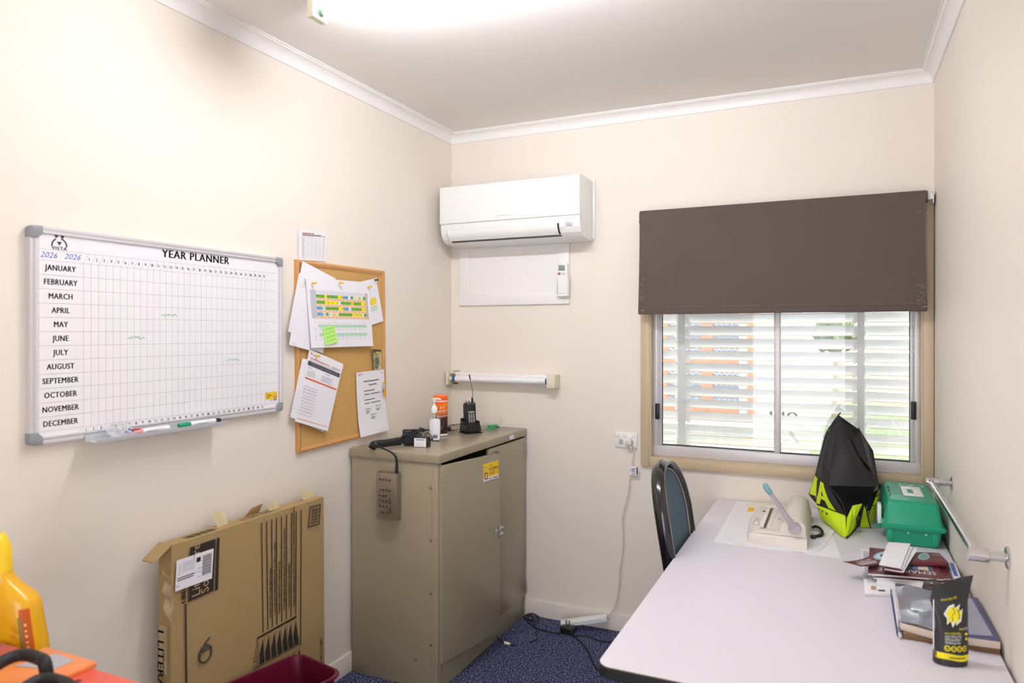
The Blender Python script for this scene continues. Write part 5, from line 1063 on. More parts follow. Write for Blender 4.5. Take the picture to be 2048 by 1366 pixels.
# ================================================================ THINGS ON THE DESK
TZ = DZ1+.0002
def flat(name, label, cat, pts, z, m=paper, th=.0006, group=None, draw=None, curl=None, nu=10, nv=10):
    S = Sheet(*[V((p[0], p[1], z+th)) for p in pts], .0, n=(0, 0, 1), curl=curl); return sheet(name, label, cat, S, draw, m, group, th, nu, nv)
flat('paper_sheet', 'large flat white sheet on the desk under the binding machine', 'paper', [(1.5615, -.012), (1.930, -.012), (2.007, -.747), (1.566, -.734)], TZ)
mag = [(1.572, -.03), (1.90, -.02), (1.965, -.10), (1.988, -.36), (1.952, -.62), (1.925, -.715), (1.88, -.738), (1.70, -.730), (1.640, -.712), (1.604, -.66), (1.582, -.56), (1.570, -.30)]
o = solo('paper_pad', MB().prism([(x, y, TZ+.0008) for x, y in mag], (0, 0, .0022), M('pad_paper', (240, 239, 244), .5)), 'stack of white sheets with rounded corners right under the binding machine', 'paper stack')
part('coloured_edge', MB().prism([(1.845, -.7372, TZ+.001), (1.885, -.7392, TZ+.001), (1.885, -.7376, TZ+.001), (1.845, -.7356, TZ+.001)], (0, 0, .0012), M('red_orange_print', (220, 110, 60), .6)).prism([(1.652, -.7172, TZ+.001), (1.72, -.7322, TZ+.001), (1.72, -.7306, TZ+.001), (1.652, -.7156, TZ+.001)], (0, 0, .0012), M('gold_print', (226, 190, 90), .6)), o)
solo('torn_sheet', MB().prism([(x, y, TZ+.0032) for x, y in ((1.915, -.30), (1.975, -.34), (1.962, -.40), (1.945, -.455), (1.955, -.505), (1.930, -.545), (1.938, -.60), (1.900, -.66), (1.897, -.45))], (0, 0, .0005), M('torn_paper', (232, 232, 238), .6)), 'torn edged white sheet showing right of the binding machine', 'paper')
flat('cream_envelope', 'cream envelope on the desk behind the binding machine', 'envelope', [(1.606, -.014), (1.775, -.014), (1.775, -.130), (1.611, -.134)], TZ+.0032, M('cream_paper', (242, 232, 216), .7), .0012)
solo('yellow_slip', MB().prism([(1.628, -.1365, TZ+.0033), (1.655, -.137, TZ+.0033), (1.652, -.21, TZ+.0033), (1.628, -.206, TZ+.0033)], (0, 0, .0006), M('yellow_paper', (250, 196, 10), .6)), 'bright yellow slip of paper beside the binding machine', 'paper')
# binding machine
bm_ = thing('binding_machine', 'ivory comb binding machine with a grey lever handle on the desk', 'binding machine', (1.785, -.455, TZ+.0032)); z0 = TZ+.0034
mi = M('machine_ivory', (230, 222, 212), .45, var=.02, vscale=14); teal = M('teal_plastic', (126, 172, 184), .4); lever = M('lever_grey', (178, 172, 178), .35, .2)
base = [(1.893, -.700), (1.700, -.698), (1.684, -.690), (1.674, -.62), (1.667, -.53), (1.664, -.45), (1.665, -.36), (1.672, -.28), (1.690, -.222), (1.72, -.210), (1.893, -.208)]
top_ = [(1.891, -.655), (1.712, -.690), (1.694, -.676), (1.684, -.61), (1.677, -.53), (1.675, -.45), (1.676, -.36), (1.682, -.29), (1.698, -.236), (1.725, -.222), (1.891, -.222)]
top_[0] = (1.891, -.690)
b = MB(); k = len(base); b.add([V((x, y, z0)) for x, y in base]+[V((x, y, z0+.030)) for x, y in [(a+(c_-a)*.5, d+(e-d)*.5) for (a, d), (c_, e) in zip(base, top_)]]+[V((x, y, z0+.037)) for x, y in top_], [list(range(k))[::-1], [2*k+i for i in range(k)]]+[(i, (i+1) % k, k+(i+1) % k, k+i) for i in range(k)]+[(k+i, k+(i+1) % k, 2*k+(i+1) % k, 2*k+i) for i in range(k)], mi)
part('base', b, bm_)
for y0, y1 in ((-.689, -.640), (-.262, -.224)):                                # raised side cheeks
    b = MB(); b.prism([(1.892, y0, z0+.0372), (1.892, y0, z0+.0450), (1.745, y0, z0+.0475), (1.715, y0, z0+.0445), (1.702, y0, z0+.0372)], (0, y1-y0, 0), mi, .003); part('side_cheek', b, bm_)
b = MB(); b.box((1.697, -.62, z0+.0372), (1.735, -.275, z0+.0384), mi, .0006); part('deck', b, bm_)
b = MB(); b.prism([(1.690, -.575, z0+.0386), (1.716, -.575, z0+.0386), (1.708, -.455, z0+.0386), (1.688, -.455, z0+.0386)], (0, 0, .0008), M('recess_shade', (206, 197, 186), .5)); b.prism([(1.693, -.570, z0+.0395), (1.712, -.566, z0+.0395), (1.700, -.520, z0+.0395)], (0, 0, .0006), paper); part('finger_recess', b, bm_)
part('comb_bar', MB().box((1.7195, -.600, z0+.038), (1.7335, -.285, z0+.0435), white, .001), bm_)
b = MB().box((1.7365, -.615, z0+.0375), (1.7425, -.265, z0+.0388), M('slot_bronze', (120, 100, 66), .5, .4)); part('comb_slot', b, bm_)
for i in range(21): part('tooth', MB().box((1.7335, -.596+i*.0148, z0+.0390), (1.7385, -.591+i*.0148, z0+.0425), M('slot_bronze', (120, 100, 66), .5, .4)), bm_)
b = MB().box((1.746, -.62, z0+.0372), (1.798, -.265, z0+.0400), mi, .001); part('punch_plate', b, bm_)
b = MB()
for i in range(19): b.box((1.7605, -.60+i*.0165, z0+.0401), (1.7620, -.592+i*.0165, z0+.0405), greyink)
b.box((1.775, -.455, z0+.0401), (1.788, -.450, z0+.0405), greyink); b.box((1.775, -.445, z0+.0401), (1.788, -.440, z0+.0405), greyink); part('scale_marks', b, bm_)
part('guide_knob', MB().prism([(1.716, -.655, z0+.0376), (1.748, -.655, z0+.0376), (1.738, -.640, z0+.0376), (1.724, -.640, z0+.0376)], (0, 0, .006), teal, .002).lathe([(.006, z0+.043), (.005, z0+.050)], (1.732, -.646, 0), teal, 14), bm_, 'teal guide knob'); part('guide_knob', MB().lathe([(.010, z0+.038), (.009, z0+.046), (.004, z0+.048)], (1.775, -.262, 0), teal, 18), bm_, 'teal guide knob')
part('black_catch', MB().box((1.706, -.345, z0+.0382), (1.718, -.335, z0+.0408), black, .001), bm_)
hp = [(1.799, z0+.0372), (1.799, z0+.055), (1.803, z0+.076), (1.812, z0+.089), (1.826, z0+.0945), (1.862, z0+.094), (1.878, z0+.090), (1.8875, z0+.080), (1.8905, z0+.0372)]
b = MB(); b.prism([(x, -.690, z) for x, z in hp], (0, .03, 0), mi, .004, 3); part('end_housing', b, bm_)
hq = [(1.800, z0+.0372), (1.802, z0+.070), (1.811, z0+.092), (1.825, z0+.1015), (1.842, z0+.1045), (1.866, z0+.0985), (1.880, z0+.088), (1.886, z0+.070), (1.889, z0+.0372)]
b = MB(); b.prism([(x, -.659, z) for x, z in hq], (0, .40, 0), M('hood_ivory', (222, 217, 206), .45), .005, 3); part('hood', b, bm_)
hc = V((1.8505, -.690, z0+.0735)); tipv = V((1.7640, -.706, z0+.205)); b = MB(); b.lathe([(.021, -.016), (.0225, -.012), (.0225, 0)], hc, lever, 28, 'y'); part('lever_hub', b, bm_)
hd_ = (tipv-hc).normalized(); hs_ = hd_.cross(V((0, 1, 0))).normalized()
arm = [hc+V((0, -.011, 0)), hc+hd_*.03+V((0, -.012, 0)), hc+hd_*.10+V((0, -.012, 0)), hc+hd_*.150+V((0, -.012, 0))]; b = MB(); rows = []
for p, w in zip(arm, (.018, .0105, .0078, .0068)): rows.append([p+hs_*w+V((0, -.005, 0)), p+hs_*w+V((0, .005, 0)), p-hs_*w+V((0, .005, 0)), p-hs_*w+V((0, -.005, 0))])
b.grid(rows, lever, closed=True); b.poly(rows[0], lever); b.poly(rows[-1], lever); part('lever', b, bm_)
tp0 = hc+hd_*.146+V((0, -.012, 0)); b = MB(); b.tube([tp0, tp0+hd_*.006, tp0+hd_*.020, tp0+hd_*.034, tp0+hd_*.042-hs_*.002, tp0+hd_*.046-hs_*.003], .008, teal, 14, radii=[.0075, .0095, .0108, .0105, .0085, .0040]); part('lever_grip', b, bm_, 'teal lever grip')
cz = TZ+.010
bs = thing('black_strap', 'looped black strap lying on the papers behind the binding machine', 'strap', (1.91, -.45, cz)); part('strap', MB().tube([(1.900, -.395, cz), (1.915, -.390, cz+.004), (1.932, -.425, cz+.006), (1.940, -.468, cz+.003), (1.936, -.500, cz), (1.915, -.525, cz), (1.901, -.535, cz)], .0058, blackr, 8, k=6), bs); part('buckle', MB().box((1.902, -.545, cz-.006), (1.918, -.520, cz+.006), black, .002), bs); part('cord', MB().tube([(1.900, -.44, cz), (1.925, -.45, cz+.004), (1.93, -.48, cz), (1.905, -.515, cz-.003)], .0011, blackr, 5, k=5), bs)

# ---------------------------------------------------------------- bag
nyl = M('black_nonwoven', (38, 37, 40), .62, bump=.3, bscale=900, spec=.35); lime = M('lime_nonwoven', (206, 234, 20), .65, bump=.3, bscale=900); pipe = M('black_piping', (22, 22, 24), .6); inn = M('bag_inside', (22, 22, 24), .85)
bg_ = thing('shopping_bag', 'black and lime fabric bag slumped on the desk against the window', 'bag', (2.03, -.27, TZ))
def quad(A, B, C, D, m, name, nu=8, nv=8, th=.0012, bulge=(0, 0, 0), label=None, wr=.002, seed=0):
    A, B, C, D, bu = V(A), V(B), V(C), V(D), V(bulge); rnd = random.Random(seed); ph = rnd.uniform(0, 6)
    n_ = (B-A).cross(D-A).normalized(); rows = []
    for i in range(nv+1):
        v = i/nv; r = []
        for j in range(nu+1): u = j/nu; p = (A*(1-u)+B*u)*(1-v)+(D*(1-u)+C*u)*v; e = math.sin(math.pi*u)*math.sin(math.pi*v); r.append(p+bu*e+n_*wr*e*math.sin(u*7+v*4+ph))
        rows.append(r)
    return rows, n_
def panel(name, A, B, C, D, m, bulge=(0, 0, 0), label=None, wr=.003, seed=0, parent=None):
    rows, n_ = quad(A, B, C, D, m, name, bulge=bulge, wr=wr, seed=seed); return part(name, MB().slab(rows, n_, .0012, m), parent or bg_, label, angle=60), rows, n_
# key points (height above the desk follows the real slump of the cloth)
tip = V((1.9976,-0.1500,1.1644)); tip2 = V((2.0778,-0.1100,1.1016)); sh = V((2.1300,-0.1000,1.0111)); rt_ = V((2.1519,-0.1200,0.8627))
l1 = V((1.9447,-0.1600,1.0677)); l2 = V((1.9072,-0.1700,0.9000)); l3 = V((1.8843,-0.2000,0.8239)); foldR = V((2.1419,-0.3000,0.8976)); foldL = V((1.9606,-0.3450,0.8960)); kl = V((1.9232,-0.2600,0.8948)); low = V((2.0257,-0.4753,0.7245)); mid = V((2.0228,-0.4000,0.7935)); lb = V((1.9165,-0.3000,0.8020)); bb = V((1.9317,-0.3000,0.7496)); lbot = V((1.945, -.24, TZ+.002))
pn, rows, n_ = panel('front_flap', tip, V((2.0662,-0.2000,1.0156)), foldR, foldL, nyl, bulge=(.0, -.045, .01), seed=1)
panel('front_side', l1, tip, foldL, kl, nyl, bulge=(-.01, -.02, 0), seed=2)
panel('left_gusset', l1, V((1.9396,-0.2100,1.0081)), kl, l2, nyl, bulge=(.0, -.004, 0), seed=3)
panel('right_back', tip2, sh, rt_, V((2.1116,-0.2400,0.9735)), nyl, bulge=(.0, -.012, 0), seed=4)
panel('right_back_fold', V((2.0441,-0.1600,1.0718)), tip2, V((2.1116,-0.2400,0.9735)), V((2.0789,-0.2200,1.0050)), nyl, seed=6)
panel('back_panel', tip, tip2, V((2.06, -.06, .90)), V((1.93, -.08, .86)), inn, seed=5)
panel('back_lower', V((1.93, -.08, .86)), V((2.13, -.06, .90)), V((2.10, -.08, TZ+.003)), V((1.93, -.10, TZ+.003)), inn, seed=7)
panel('right_tuck', rt_, V((2.1580,-0.1500,0.8840)), V((2.1613,-0.1600,0.8674)), V((2.1482,-0.2000,0.8617)), nyl, seed=8, wr=0.)
panel('right_fill', V((2.0645,-0.1900,1.0139))+V((-.004, .004, 0)), V((2.0732,-0.1400,1.0901)), rt_+V((-.006, .0, 0)), foldR+V((-.004, .006, -.002)), nyl, seed=33)
panel('right_fill_top', tip+V((.002, .004, -.012)), V((2.0657,-0.1300,1.0841)), V((2.0844,-0.1500,1.0092)), V((2.0627,-0.1850,1.0109)), nyl, seed=34, wr=.0)
panel('right_inner', tip+V((0, .012, -.015)), tip2+V((0, .004, 0)), rt_+V((0, .01, 0)), foldR+V((0, .03, -.004)), nyl, seed=31)
# lime left gusset and the lettered front
panel('lime_gusset', l2, V((1.9222,-0.2150,0.9053)), V((1.9090,-0.2350,0.8250)), l3, lime, seed=9, wr=.001)
panel('gusset_base', l3, V((1.9090,-0.2350,0.8250)), V((1.9157,-0.2700,0.8037)), V((1.8994,-0.2400,0.8124)), nyl, seed=10, wr=.001)
panel('gusset_fill', kl+V((-.008, .004, .002)), kl+V((.004, .004, .01)), lb+V((.004, .004, 0)), V((1.9118,-0.2700,0.8033)), nyl, seed=35, wr=0.)
A1, B1, C1, D1 = kl+V((.0, -.0, .012)), foldL, mid, lb
fp, frows, fn_ = panel('front_panel', A1, B1, C1, D1, nyl, bulge=(-.006, -.014, 0), seed=11, wr=.001)
gp2, grows, gn_ = panel('lime_band', lb, mid, low, bb, lime, bulge=(-.004, -.016, 0), seed=12, wr=.002)
panel('lime_band_low', bb, low, low+V((-.02, .03, .0)), lbot, lime, seed=13, wr=.001)
def onrows(rows, u, v, n_, h):
    nv, nu = len(rows)-1, len(rows[0])-1; y = min(max(v*nv, 0), nv-.001); x = min(max(u*nu, 0), nu-.001); i, j = int(y), int(x); a, c_ = x-j, y-i
    return (rows[i][j]*(1-a)+rows[i][j+1]*a)*(1-c_)+(rows[i+1][j]*(1-a)+rows[i+1][j+1]*a)*c_+n_*h
sgn = 1 if fn_.y < 0 else -1
b = MB()
for (ua, va), (ub, vb), w in (((.03, .93), (.34, .05), .10), ((.60, .95), (.40, .05), .13), ((.22, .62), (.56, .62), .07)):
    b.grid([[onrows(frows, ua+(ub-ua)*i/12+sd_*w*(1 if abs(va-vb) > .1 else 0), va+(vb-va)*i/12+sd_*w*(0 if abs(va-vb) > .1 else 1), fn_, sgn*.0030) for sd_ in (-1, -.33, .33, 1)] for i in range(13)], lime)
part('letter', b, fp, 'large lime letter A', solid=False)
sgn2 = 1 if gn_.y < 0 else -1
b = MB(); b.text('ETY', .27, lambda x, y: onrows(grows, -.03+x*1.0, .36-y*1.0+x*.05, gn_, sgn2*.0016), pipe, bold=.008); part('lettering', b, gp2, 'black letters', solid=False)
# mouth of the bag: dark inside and the crumpled lime edge
panel('inside', foldL+V((.005, .02, .002)), foldR+V((-.005, .02, .002)), V((2.1061,-0.2400,0.8082)), V((2.0289,-0.3300,0.7675)), inn, bulge=(0, .06, -.02), seed=14)
w1, w2, w3 = V((2.0498,-0.3850,0.8326)), V((2.0843,-0.3600,0.8385)), V((2.0644,-0.3700,0.7890))
panel('lime_edge', V((2.0282,-0.4000,0.7822)), w1, V((2.0460,-0.4000,0.7545)), low, lime, bulge=(.004, -.012, 0), seed=15)
panel('lime_edge_fold', w1, w2, w3, V((2.0460,-0.4000,0.7545)), lime, bulge=(0, -.010, 0), seed=16)
panel('lime_edge_base', V((2.0460,-0.4000,0.7545)), w3, V((2.0622,-0.3047,0.7245)), low, lime, bulge=(0, -.01, 0), seed=17)
panel('dark_fold', V((2.0846,-0.3500,0.8344)), V((2.0914,-0.3000,0.8159)), V((2.0794,-0.2723,0.7245)), V((2.0642,-0.2957,0.7245)), nyl, seed=18, wr=.001)
panel('lime_tab', V((2.0896,-0.3000,0.8198)), V((2.0951,-0.3000,0.8183)), V((2.1160,-0.2717,0.7245)), V((2.0773,-0.2814,0.7245)), lime, bulge=(0, -.006, 0), seed=19)
gr_, rrows, rn_ = panel('right_gusset', V((2.1464,-0.2000,0.8657)), V((2.1515,-0.1700,0.8643)), V((2.1386,-0.2100,0.7883)), V((2.1172,-0.2400,0.7887)), lime, bulge=(.004, -.006, 0), seed=20)
panel('right_gusset_low', V((2.1172,-0.2400,0.7887)), V((2.1386,-0.2100,0.7883)), V((2.1264,-0.1921,0.7245)), V((2.1106,-0.2163,0.7245)), lime, bulge=(0, -.004, 0), seed=21)
panel('right_gusset_dark', V((2.1113,-0.2500,0.8561)), V((2.1464,-0.2000,0.8657)), V((2.1172,-0.2400,0.7887)), V((2.1015,-0.2700,0.7898)), nyl, bulge=(0, -.004, 0), seed=22)
b = MB()
for u0, v0, u1, v1 in ((0, .30, 1, .20), (0, .75, 1, .68)): b.tube([onrows(rrows, u0+(u1-u0)*i/6, v0+(v1-v0)*i/6+.06*math.sin(i), rn_, .001) for i in range(7)], .0028, pipe, 5)
part('letter_strokes', b, gr_)
pip = [([l3, l2, l1, V((1.9702,-0.1550,1.1204)), tip, tip+V((.008, -.004, .010))], 'a'), ([tip, V((2.0228,-0.1700,1.0995)), V((2.0662,-0.2000,1.0156)), V((2.1150,-0.2500,0.9652)), foldR], 'b'), ([tip2+V((.0, 0, .006)), V((2.0734,-0.1300,1.1017)), V((2.0427,-0.1200,1.1051)), V((2.0230,-0.1400,1.1237)), tip], 'c'), ([foldL, V((2.0085,-0.3700,0.8390)), mid, V((2.0262,-0.4150,0.7560)), low], 'd'), ([w2, w3, V((2.0661,-0.3750,0.7665)), V((2.0620,-0.3128,0.7245)), low], 'e'), ([V((2.0932,-0.3000,0.8181)), V((2.1160,-0.2717,0.7245))], 'f'), ([l3, V((1.8994,-0.2400,0.8124)), V((1.9157,-0.2700,0.8037))], 'g'), ([sh, rt_], 'h'), ([tip2, sh], 'i')]
for L, _ in pip: part('piping', MB().tube(L, .0028, pipe, 6, k=4), bg_)

# ---------------------------------------------------------------- green toolbox
gre = M('green_plastic', (22, 158, 122), .36, var=.03, vscale=40); tbx = thing('toolbox', 'green plastic toolbox with a white handle insert in the desk corner', 'toolbox', (2.248, -.26, TZ))
def frame(x0, x1, y0, y1, r, z): return bring2((x0+x1)/2, (y0+y1)/2, (x1-x0)/2, (y1-y0)/2, r, z)
def bring2(cx_, cy_, hw, hl, r, z, n=5):
    out = []
    for sx, sy, a0 in ((1, 1, 0), (-1, 1, 90), (-1, -1, 180), (1, -1, 270)):
        for i in range(n+1): a = math.radians(a0+90*i/n); out.append(V((cx_+sx*(hw-r)+r*math.cos(a), cy_+sy*(hl-r)+r*math.sin(a), z)))
    return out
b = MB(); rows = [frame(2.172, 2.330, -.472, -.078, .012, TZ), frame(2.166, 2.336, -.478, -.072, .014, TZ+.006), frame(2.160, 2.344, -.482, -.066, .014, TZ+.060), frame(2.149, 2.356, -.490, -.056, .012, TZ+.062), frame(2.149, 2.356, -.490, -.056, .012, TZ+.0665)]
b.grid(rows, gre, closed=True); b.poly(rows[0], gre); b.poly(rows[-1], gre); part('base', b, tbx)
b = MB(); rows = [frame(2.147, 2.358, -.492, -.054, .012, TZ+.0672), frame(2.147, 2.358, -.492, -.054, .012, TZ+.074), frame(2.153, 2.352, -.487, -.060, .012, TZ+.0775), frame(2.157, 2.346, -.483, -.066, .014, TZ+.080), frame(2.164, 2.337, -.472, -.074, .016, TZ+.150), frame(2.169, 2.331, -.464, -.080, .018, TZ+.161), frame(2.176, 2.324, -.455, -.088, .020, TZ+.1645)]
b.grid(rows, gre, closed=True); b.poly(rows[0], gre); b.poly(rows[-1], gre); part('lid', b, tbx)
zt = TZ+.1647
for x0, x1 in ((2.166, 2.186), (2.312, 2.332)): part('corner_rib', MB().prism([(x0, -.4835, TZ+.012), (x1, -.4835, TZ+.012), (x1, -.4845, TZ+.058), (x0, -.4845, TZ+.058)], (0, .004, 0), gre, .001), tbx)
gd = M('green_recess', (16, 140, 108), .4); b = MB().prism([(2.192, -.350, zt), (2.250, -.350, zt), (2.250, -.195, zt), (2.192, -.195, zt)], (0, 0, .0006), gd); part('handle_recess', b, tbx)
b = MB(); b.box((2.226, -.372, zt), (2.296, -.335, zt+.006), white, .002); b.box((2.226, -.245, zt), (2.296, -.205, zt+.006), white, .002); b.box((2.226, -.340, zt), (2.246, -.24, zt+.006), white, .002); b.box((2.266, -.340, zt), (2.296, -.24, zt+.006), white, .002); part('handle', b, tbx, 'white handle insert')
b = MB(); pg_ = M('pale_green_mark', (190, 214, 190), .5)
for x0, x1, y0, y1 in ((2.225, 2.315, -.135, -.128), (2.225, 2.315, -.178, -.171), (2.225, 2.233, -.178, -.128), (2.262, 2.276, -.178, -.128), (2.307, 2.315, -.178, -.128)): b.box((x0, y0, zt), (x1, y1, zt+.0008), pg_)
part('label_frame', b, tbx); b = MB(); rnd = random.Random(9)
for i in range(9): y = -.40+i*.024; b.tube([V((2.176+.012*rnd.random(), y+.016*k/4*rnd.uniform(.6, 1), zt+.0005)) if k % 2 else V((2.186-.008*rnd.random(), y+.012*k/4, zt+.0005)) for k in range(5)], .0007, ink, 4)
part('handwriting', b, tbx)
for x in (2.234, 2.292): part('rivet', MB().lathe([(.003, -.4858), (.0034, -.484)], (x, 0, TZ+.050), M('rivet_white', (210, 226, 216), .4), 12, 'y'), tbx)
b = MB().box((2.136, -.40, TZ+.055), (2.150, -.33, TZ+.125), white, .003).box((2.134, -.395, TZ+.035), (2.149, -.335, TZ+.058), gre, .003); part('catch', b, tbx, 'white and green catch')

# ---------------------------------------------------------------- rail on the right wall
rl = thing('towel_rail', 'chrome rail on the right wall above the desk', 'rail', (2.33, -1.0, .97)); rx, rz = 2.302, .978
part('bar', MB().tube([(rx, -1.455, rz), (rx, -.530, rz)], .0105, chrome, 18), rl)
for y in (-1.455, -.530):
    part('elbow', MB().tube([(rx-.017, y, rz), (rx-.016, y, rz), (rx+.026, y, rz), (rx+.027, y, rz)], .0165, chrome, 18, radii=[.0155, .0165, .0165, .0155]), rl); part('stem', MB().tube([(rx+.02, y, rz), (W-.003, y, rz)], .0115, chrome, 16), rl)
    part('flange', MB().lathe([(.0265, -.0002), (.0265, -.004), (.024, -.0055), (.012, -.006)], (W, y, rz), chrome, 26, 'x'), rl)

# ---------------------------------------------------------------- papers, magazines and notebooks
maroon = M('maroon_cover', (104, 34, 48), .35); pw = M('page_white', (238, 236, 240), .7); clip_ = M('clip_bronze', (92, 74, 70), .35, .7); navy = M('navy_cover', (54, 62, 108), .3); brownp = M('brown_board', (126, 96, 66), .8, var=.15, vscale=30)
def pile(name, label, cat, pts, z, h, m, edge=None, group=None, bev=0.):
    o = solo(name, MB().prism([(x, y, z) for x, y in pts], (0, 0, h), m, bev), label, cat, group); return o
def DP(*a): return [(p[0], p[1]) for p in a]
np_ = pile('newspaper', 'folded newspaper at the bottom of the desk paper pile', 'newspaper', DP(*[(2.0704,-0.6240,0.7310),(2.2814,-0.5524,0.7310),(2.2968,-1.0036,0.7310),(2.0702,-1.1085,0.7310)]), TZ, .010, pw, bev=.002)
NQ = [V(p) for p in [(2.0704,-0.6248,0.7312),(2.2814,-0.5531,0.7312),(2.3063,-1.0310,0.7312),(2.0702,-1.1091,0.7312)]]; nq = lambda u, v: (NQ[0]*(1-u)+NQ[1]*u)*(1-v)+(NQ[3]*(1-u)+NQ[2]*u)*v+V((0, 0, .0004)); b = MB(); nr = lambda u0, v0, u1, v1, m: b.poly([nq(u0, v0), nq(u1, v0), nq(u1, v1), nq(u0, v1)], m)
for i in range(12): nr(.03, .08+.04*i, .03+.07+.02*(i % 2), .095+.04*i, greyink)
for i in range(8): nr(.05+.022*i, .66, .055+.022*i, .80, greyink)
nr(.08, .86, .14, .93, M('tan_print', (190, 150, 110), .7)); nr(.16, .93, .24, .955, ink); part('print', b, np_, solid=False)
pile('paper_stack', 'stack of white pages under the maroon magazines', 'paper stack', DP(*[(2.1163,-0.7275,0.7430),(2.3133,-0.6842,0.7430),(2.3026,-1.0098,0.7430),(2.1062,-1.0256,0.7430)]), TZ+.0103, .0115, pw, bev=.001)
zm_ = TZ+.0222; mg = []
def magazine(pts, z, h, label):
    t = thing('magazine', label, 'magazine', (sum(p[0] for p in pts)/4, sum(p[1] for p in pts)/4, z), 'maroon magazines on the desk'); part('pages', MB().prism([(x, y, z) for x, y in pts], (0, 0, h), pw, .0008), t); part('cover', MB().prism([(x, y, z+h) for x, y in pts], (0, 0, .0012), maroon), t); return t
m1 = magazine(DP(*[(2.1170,-0.7096,0.7485),(2.3172,-0.7013,0.7485),(2.3117,-0.9572,0.7485),(2.0990,-0.9969,0.7485)]), zm_, .0045, 'bottom maroon magazine of the pile on the desk')
m2 = magazine(DP(*[(2.1113,-0.6959,0.7545),(2.3192,-0.7093,0.7545),(2.3149,-0.9309,0.7545),(2.0950,-0.9927,0.7545)]), zm_+.0058, .0045, 'middle maroon magazine of the pile on the desk')
zz = zm_+.0116; m3 = magazine(DP(*[(2.0969,-0.7041,0.7602),(2.2946,-0.6931,0.7602),(2.2910,-0.9648,0.7602),(2.0820,-1.0018,0.7602)]), zz, .0045, 'top maroon magazine with a crowd photograph and upside down title'); zz += .0058
MQ = [V((p[0], p[1], zz)) for p in [(2.0969,-0.7041,0.7602),(2.2946,-0.6931,0.7602),(2.2910,-0.9648,0.7602),(2.0820,-1.0018,0.7602)]]; mq = lambda u, v, h=.0002: (MQ[0]*(1-u)+MQ[1]*u)*(1-v)+(MQ[3]*(1-u)+MQ[2]*u)*v+V((0, 0, h))
b = MB(); mr = lambda u0, v0, u1, v1, m, h: b.poly([mq(u0, v0, h), mq(u1, v0, h), mq(u1, v1, h), mq(u0, v1, h)], m)
ph = speckle('crowd_photo', (52, 48, 66), (120, 150, 190), 130, .42, .62, rough=.4, spot2=(70, 84, 56)); mr(.08, .50, .90, .74, ph, .0003); mr(.62, .60, .72, .73, M('photo_blue', (120, 150, 200), .4), .0005); mr(.70, .58, .84, .73, M('photo_cream', (232, 226, 196), .4), .0006); part('photograph', b, m3, solid=False)
b = MB(); b.text('SEMAPHORE', .150, lambda x, y: mq(.93-x*.96, .77+y*1.15, .0006), pw, bold=.004); part('title', b, m3, solid=False)
CQ = [V(p) for p in [(2.2414,-0.7547,0.7775),(2.3059,-0.7367,0.7775),(2.3202,-0.8326,0.7775),(2.2111,-0.8721,0.7775)]]
cm = thing('curled_magazine', 'folded maroon magazine with a crest lying behind the white leaflets', 'magazine', (CQ[0]+CQ[2])/2-V((0, 0, .0135))); zc = zz+.0006; rows = []
cq = lambda u, v: (CQ[0]*(1-u)+CQ[1]*u)*(1-v)+(CQ[3]*(1-u)+CQ[2]*u)*v
for u in [i/10 for i in range(11)]:
    top = [cq(u, v) for v in (-.05, .3, .6, .85)]; fw_ = (cq(u, 1)-cq(u, 0)).normalized(); e = cq(u, .95)
    for p in top: p.z = zc+.0155
    e.z = zc; rows.append([V((p.x, p.y, zc+.0155)) for p in top]+[e+fw_*.012*math.sin(a)+V((0, 0, .00775*(1+math.cos(a)))) for a in [math.pi*k/6 for k in range(7)]]+[V((p.x, p.y, zc)) for p in top[::-1]])
b = MB(); b.grid(rows, maroon); k_ = len(rows[0]); part('cover', MB().slab(rows, (0, 0, 1), .0008, maroon), cm)
part('page_edges', MB().prism([rows[0][6]+V((0, .006, -.003)), rows[-1][6]+V((0, .006, -.003)), rows[-1][1]+V((0, 0, -.006)), rows[0][1]+V((0, 0, -.006))], (0, 0, .003), pw), cm)
b = MB(); cr_ = lambda x, y, h: (lambda q: V((q.x, q.y, zc+.0155+h)))(cq(x, y))
b.poly([cr_(.32+.20*math.cos(a), .42+.40*math.sin(a), .0006) for a in [i*math.pi/12 for i in range(24)]], M('crest_pale', (150, 186, 196), .4)); b.poly([cr_(.32+.14*math.cos(a), .42+.28*math.sin(a), .0010) for a in [i*math.pi/12 for i in range(24)]], M('crest_green', (120, 160, 150), .4))
b.text('THE WAY', .10, lambda x, y: cr_(.98-x*.85, .15+y*1.6, .0008), pw, bold=.003); part('crest', b, cm, solid=False)
zl = zz+.0195
for i, (pts, lb_) in enumerate((([(2.1967,-0.7366,0.7820),(2.2446,-0.7268,0.7820),(2.1787,-1.0225,0.7820),(2.1288,-1.0154,0.7820)], 'right hand white folded leaflet fanned out on the magazines'), ([(2.1741,-0.7367,0.7860),(2.2279,-0.7305,0.7860),(2.1784,-1.0081,0.7860),(2.1212,-1.0012,0.7860)], 'middle white folded leaflet fanned out on the magazines'), ([(2.1550,-0.7157,0.7900),(2.2234,-0.7032,0.7900),(2.1721,-1.0115,0.7900),(2.1129,-1.0001,0.7900)], 'front white folded leaflet on top of the magazines'))):
    S = Sheet(*[V(p) for p in pts], 0., n=(0, 0, 1), curl=lambda u, v: .002*math.sin(v*3)); o = sheet('leaflet', lb_, 'leaflet', S, None, paper, 'white leaflets', .0012)
    part('inner_page', MB().slab([[S.at(.02+.96*j/6, v, -.0016) for j in range(7)] for v in (.5, .75, 1.02)], (0, 0, 1), .0012, maroon), o)
